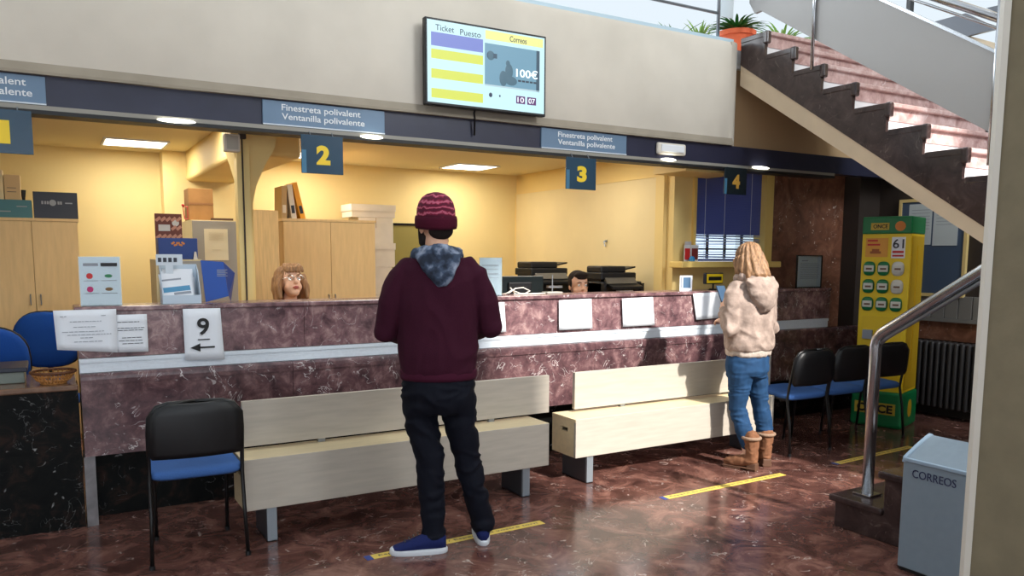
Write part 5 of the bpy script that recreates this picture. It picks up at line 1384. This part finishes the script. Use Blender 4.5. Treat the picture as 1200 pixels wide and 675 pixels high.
def boot(c, ang, L_=.25):
    T = Matrix.Translation(c) @ Matrix.Rotation(ang, 4, 'Z')
    V = lambda x, y, z: T @ Vector((x, y, z))
    b = MB(); h = L_/2
    limb(b, [V(-h + .055, 0, .23), V(-h + .05, 0, .16), V(-h + .048, 0, .09)], [.056, .047, .042])
    limb(b, [V(-h + .045, 0, .075), V(0, 0, .062), V(h - .05, 0, .045), V(h - .025, 0, .038)], [.040, .042, .036, .028])
    s_ = obj('boot', fuse(b, 'boot', .006, 3, folds(.006, (18, 18, 26), 4)), M_boot, wo, world=False, smooth=True)
    q = MB(); q.rbox(-h + .005, h, -.036, .036, .012, .024, .01, 2, T); q.rbox(-h + .005, -h + .075, -.032, .032, 0, .06, .008, 2, T); q.rbox(-.01, h - .005, -.034, .034, 0, .014, .006, 2, T)
    obj('boot_sole', q, M_bsole, s_, world=False)
    q = MB(); q.tube([V(-h + .055 + .059*math.cos(a), .059*math.sin(a), .235) for a in [2*PI*k/20 for k in range(21)]], .012, 8); obj('cuff', q, mat('boot_lining', (150, 124, 104), .95, bump=.5, var=.1, scale=90), s_, world=False, smooth=True)
boot((-.115, -.11, 0), math.radians(160)); boot((.02, .10, 0), math.radians(112))
# phone
pc = wrL + Vector((-.02, .07, .13))
T = Matrix.Rotation(wrz, 4, 'Z'); pw = Matrix.Translation(WP) @ T
Tp = pw @ Matrix.Translation(pc) @ Matrix.Rotation(math.radians(35), 4, 'Z') @ Matrix.Rotation(math.radians(-35), 4, 'X')
t = thing('smartphone', 'dark smartphone held up by the person in the fleece hoodie', 'phone', tuple(pw @ pc))
obj('case', MB().rbox(-.036, .036, -.005, .005, -.072, .072, .006, 2, Tp), mat('phone_blue', (38, 60, 90), .3), t)
obj('screen', MB().box(-.032, .032, -.0062, -.0045, -.066, .066, Tp), mat('phone_screen', (120, 160, 200), .2, emit=.3), t)

# ------------------------------------------------ seated clerks
def clerk(label, loc, az, hz, s, female, skin, shirt, hairm, up_tilt):
    """local frame: faces -y; head centre at height hz"""
    t = thing('person', label, 'person', (loc[0], loc[1], 0), az)
    b = MB(); f = Vector((0, -1, up_tilt)).normalized()
    Q, T = head_parts(b, (0, 0, hz), f, s=s, female=female)
    nz = hz - .13*s
    limb(b, [(0, .02, nz - .06), (0, .01, nz + .03)], [.052, .05])
    b.loft([ell((0, .03), .15, .11, .50), ell((0, .03), .14, .10, .7), ell((0, .03), .16, .11, nz - .22), ell((0, .03), .16, .09, nz - .12), ell((0, .02), .07, .06, nz - .05)])
    for q in (-1, 1):
        el = (q*(.24 if female else .205), -.03, .78); wr = (q*.14, -.21, .80)
        limb(b, [(q*.155, .02, nz - .14), el, wr], [.045, .036, .026]); hand(b, wr, (-q*.2, -1, -.05), (0, 0, 1), side=(1 if q < 0 else -1)*-1, curl=.25, scale=.92)
        limb(b, [(q*.09, .04, .53), (q*.12, -.30, .50), (q*.12, -.26, .10), (q*.12, -.33, .05)], [.085, .06, .042, .035])
    obj('body', fuse(b, 'body', .006, 3), skin, t, world=False, smooth=True)
    b = MB(); b.loft([ell((0, .03), .18, .14, .48), ell((0, .03), .165, .125, .7), ell((0, .03), .185, .13, nz - .22), ell((0, .03), .18, .11, nz - .12), ell((0, .02), .085, .075, nz - .055)])
    for q in (-1, 1):
        limb(b, [(q*.15, .02, nz - .15), (q*(.24 if female else .205), -.03, .78), (q*.15, -.19, .80)], [.06, .05, .038])
    obj('shirt', fuse(b, 'shirt', .01, 4, folds(.006)), shirt, t, world=False, smooth=True)
    b = MB(); b.loft([ell((0, .04), .18, .14, .5), ell((0, .04), .17, .13, .6)])
    for q in (-1, 1): limb(b, [(q*.09, .04, .53), (q*.12, -.30, .50), (q*.12, -.26, .10)], [.10, .075, .06])
    obj('trousers', fuse(b, 'tr', .012, 3), M_tr, t, world=False, smooth=True)
    for q in (-1, 1): 
        sneaker(t, (q*.12, -.28, 0), -PI/2, .26, mshoe=M_blackplastic)
    face_details(t, Q, T, s, hairm)
    return t, Q, T
wp = P(340, 333, y=5.8)
cf, Q, T = clerk('seated female clerk with a brown bob and glasses looking up from behind the counter', (wp.x, 5.8), math.radians(8), wp.z + .015, 1.08, True, M_skinw, mat('red_blouse', (150, 52, 44), .8), mat('brown_hair', (158, 118, 80), .6, 0, .35, 9, bump=.4, stretch=(9, 9, 1.2)), .34)
hm = mat('brown_hair', (134, 84, 48))
b = MB()
b.ball(Q(0, -.03, .045), (.098, .108, .09), 22, T)
for i in range(13):
    a = -PI*.5 + math.radians(-112 + i*224/12)
    b.tube([Q(.083*math.cos(a), -.01 + .088*math.sin(a), .04), Q(.104*math.cos(a), -.01 + .105*math.sin(a), -.04), Q((.10 + .008*(i % 2))*math.cos(a), -.01 + .10*math.sin(a), -.125 - .012*(i % 3))], [.028, .026, .014], 8)
for i in range(7):
    x = -.055 + i*.018; b.tube([Q(x*.8, .05, .105), Q(x, .085, .075), Q(x*1.1, .09, .042)], [.018, .015, .008], 8)
obj('hair', fuse(b, 'hair', .006, 3, lambda p, n_: .004*math.sin(math.atan2(p.y, p.x)*23 + p.z*10)), hm, cf, world=False, smooth=True)
b = MB()
for q in (-1, 1):
    b.tube([Q(q*.032 + .021*math.cos(a), .100, .0 + .016*math.sin(a)) for a in [2*PI*k/20 for k in range(21)]], .0022, 6)
    b.tube([Q(q*.053, .099, .004), Q(q*.078, .07, .004), Q(q*.08, .0, .0)], .0018, 6)
b.tube([Q(-.011, .100, .004), Q(0, .103, .007), Q(.011, .100, .004)], .002, 6)
obj('glasses', b, M_steel, cf, world=False)
mp_ = P(678, 334, y=5.58)
cm, Q, T = clerk('seated male clerk with short dark hair and stubble between the two printers', (mp_.x, 5.58), math.radians(-10), mp_.z + .0, 1.04, False, M_skin, mat('pale_shirt', (190, 196, 206), .8), mat('short_dark_hair', (36, 26, 21), .85), .0)
b = MB(); b.ball(Q(0, -.025, .045), (.082, .092, .082), 20, T); b.ball(Q(0, .05, .082), (.062, .042, .034), 14, T); b.ball(Q(0, .068, .062), (.052, .022, .018), 14, T)
for q in (-1, 1): b.ball(Q(q*.074, -.01, .01), (.012, .035, .045), 12, T)
obj('hair', fuse(b, 'hair', .005, 3), mat('short_dark_hair', (52, 38, 30)), cm, world=False, smooth=True)
b = MB(); b.ball(Q(0, .058, -.093), (.036, .030, .022), 14, T)
for q in (-1, 1): b.tube([Q(q*.068, .005, -.03), Q(q*.056, .035, -.07), Q(q*.03, .066, -.09)], [.010, .014, .014], 8)
obj('beard', fuse(b, 'beard', .005, 3), mat('stubble', (120, 92, 78), .8), cm, world=False, smooth=True)
for lab, (x, y) in (('blue office chair under the seated female clerk', (wp.x, 5.78)), ('blue office chair under the seated male clerk', (mp_.x, 5.56))):
    o = office_chair(lab, x, y + .24, .84, .40, 0); o.scale = (1, 1, .86)

# groups of repeated things
GR = {'waiting_chair': 'waiting chairs with blue seats', 'wooden_bench': 'pale wooden benches before the counter', 'notice_paper': 'papers taped up around the counter', 'number_sign': 'hanging counter number signs', 'fascia_sign': 'window name signs on the fascia', 'fascia_glow': 'small bright glows under the fascia', 'ceiling_light': 'recessed ceiling panels in the staff room', 'floor_tape': 'yellow waiting tapes on the floor', 'box_file': 'files on the middle cupboard', 'postcard': 'postcards on the window sill', 'pinned_notice': 'notices on the blue board', 'potted_plant': 'plants on the upper floor edge', 'desktop_printer': 'office printers behind the counter', 'printer_cabinet': 'printer cabinets behind the counter', 'office_chair': 'blue office chairs behind the counter', 'wooden_cupboard': 'maple cupboards in the staff room'}
for o in C.objects:
    k_ = o.name.split('.')[0]
    if not o.parent and k_ in GR and 'label' in o and 'group' not in o: o['group'] = GR[k_]

# ================================================================== LIGHT
def area(name, loc, rot_, sx, sy, power, col, spread=None):
    l = bpy.data.lights.new(name, 'AREA'); l.shape = 'RECTANGLE'; l.size = sx; l.size_y = sy; l.energy = power; l.color = col
    if spread: l.spread = spread
    o = bpy.data.objects.new(name, l); C.objects.link(o); o.location = loc; o.rotation_euler = rot_
    return o
area('daylight_front_windows', (-.85, -2.95, 1.6), (PI/2, 0, 0), 6.2, 1.9, 80, (.86, .93, 1))
area('daylight_front_high_window', (4.95, -2.9, 6.3), (PI*.36, 0, .15), 2.4, 3.0, 330, (.9, .95, 1))
area('daylight_upper_glazing', (2.2, 8.2, 5.2), (-PI*.62, 0, 0), 9, 2.2, 380, (.88, .95, 1))
for x, y in ((.67, 7.38), (2.12, 7.41), (3.85, 7.46)):
    area('panel_and_fill_lamp', (x, y, 2.40), (0, 0, 0), .43, .4, 10, (1, .95, .84))
for x in (.7, 2.4, 3.9):
    area('panel_and_fill_lamp', (x, 5.9, 2.405), (0, 0, 0), .6, .4, 14, (1, .95, .84))  # hidden fill row without panels, added to brighten the staff room
s_ = bpy.data.lights.new('sun', 'SUN'); s_.energy = 7; s_.angle = math.radians(1.6); s_.color = (1, .95, .88)
so = bpy.data.objects.new('sun', s_); C.objects.link(so)
so.rotation_euler = Vector((-.13, 1, -.78)).to_track_quat('-Z', 'Y').to_euler()
w = bpy.data.worlds.new('world'); sc.world = w; w.use_nodes = True
bg = w.node_tree.nodes['Background']; bg.inputs['Color'].default_value = (.82, .92, 1, 1); bg.inputs['Strength'].default_value = 1.0
sc.view_settings.view_transform = 'Standard'; sc.view_settings.look = 'None'; sc.view_settings.gamma = 1
sc.view_settings.use_curve_mapping = False; sc.view_settings.exposure = 0.0
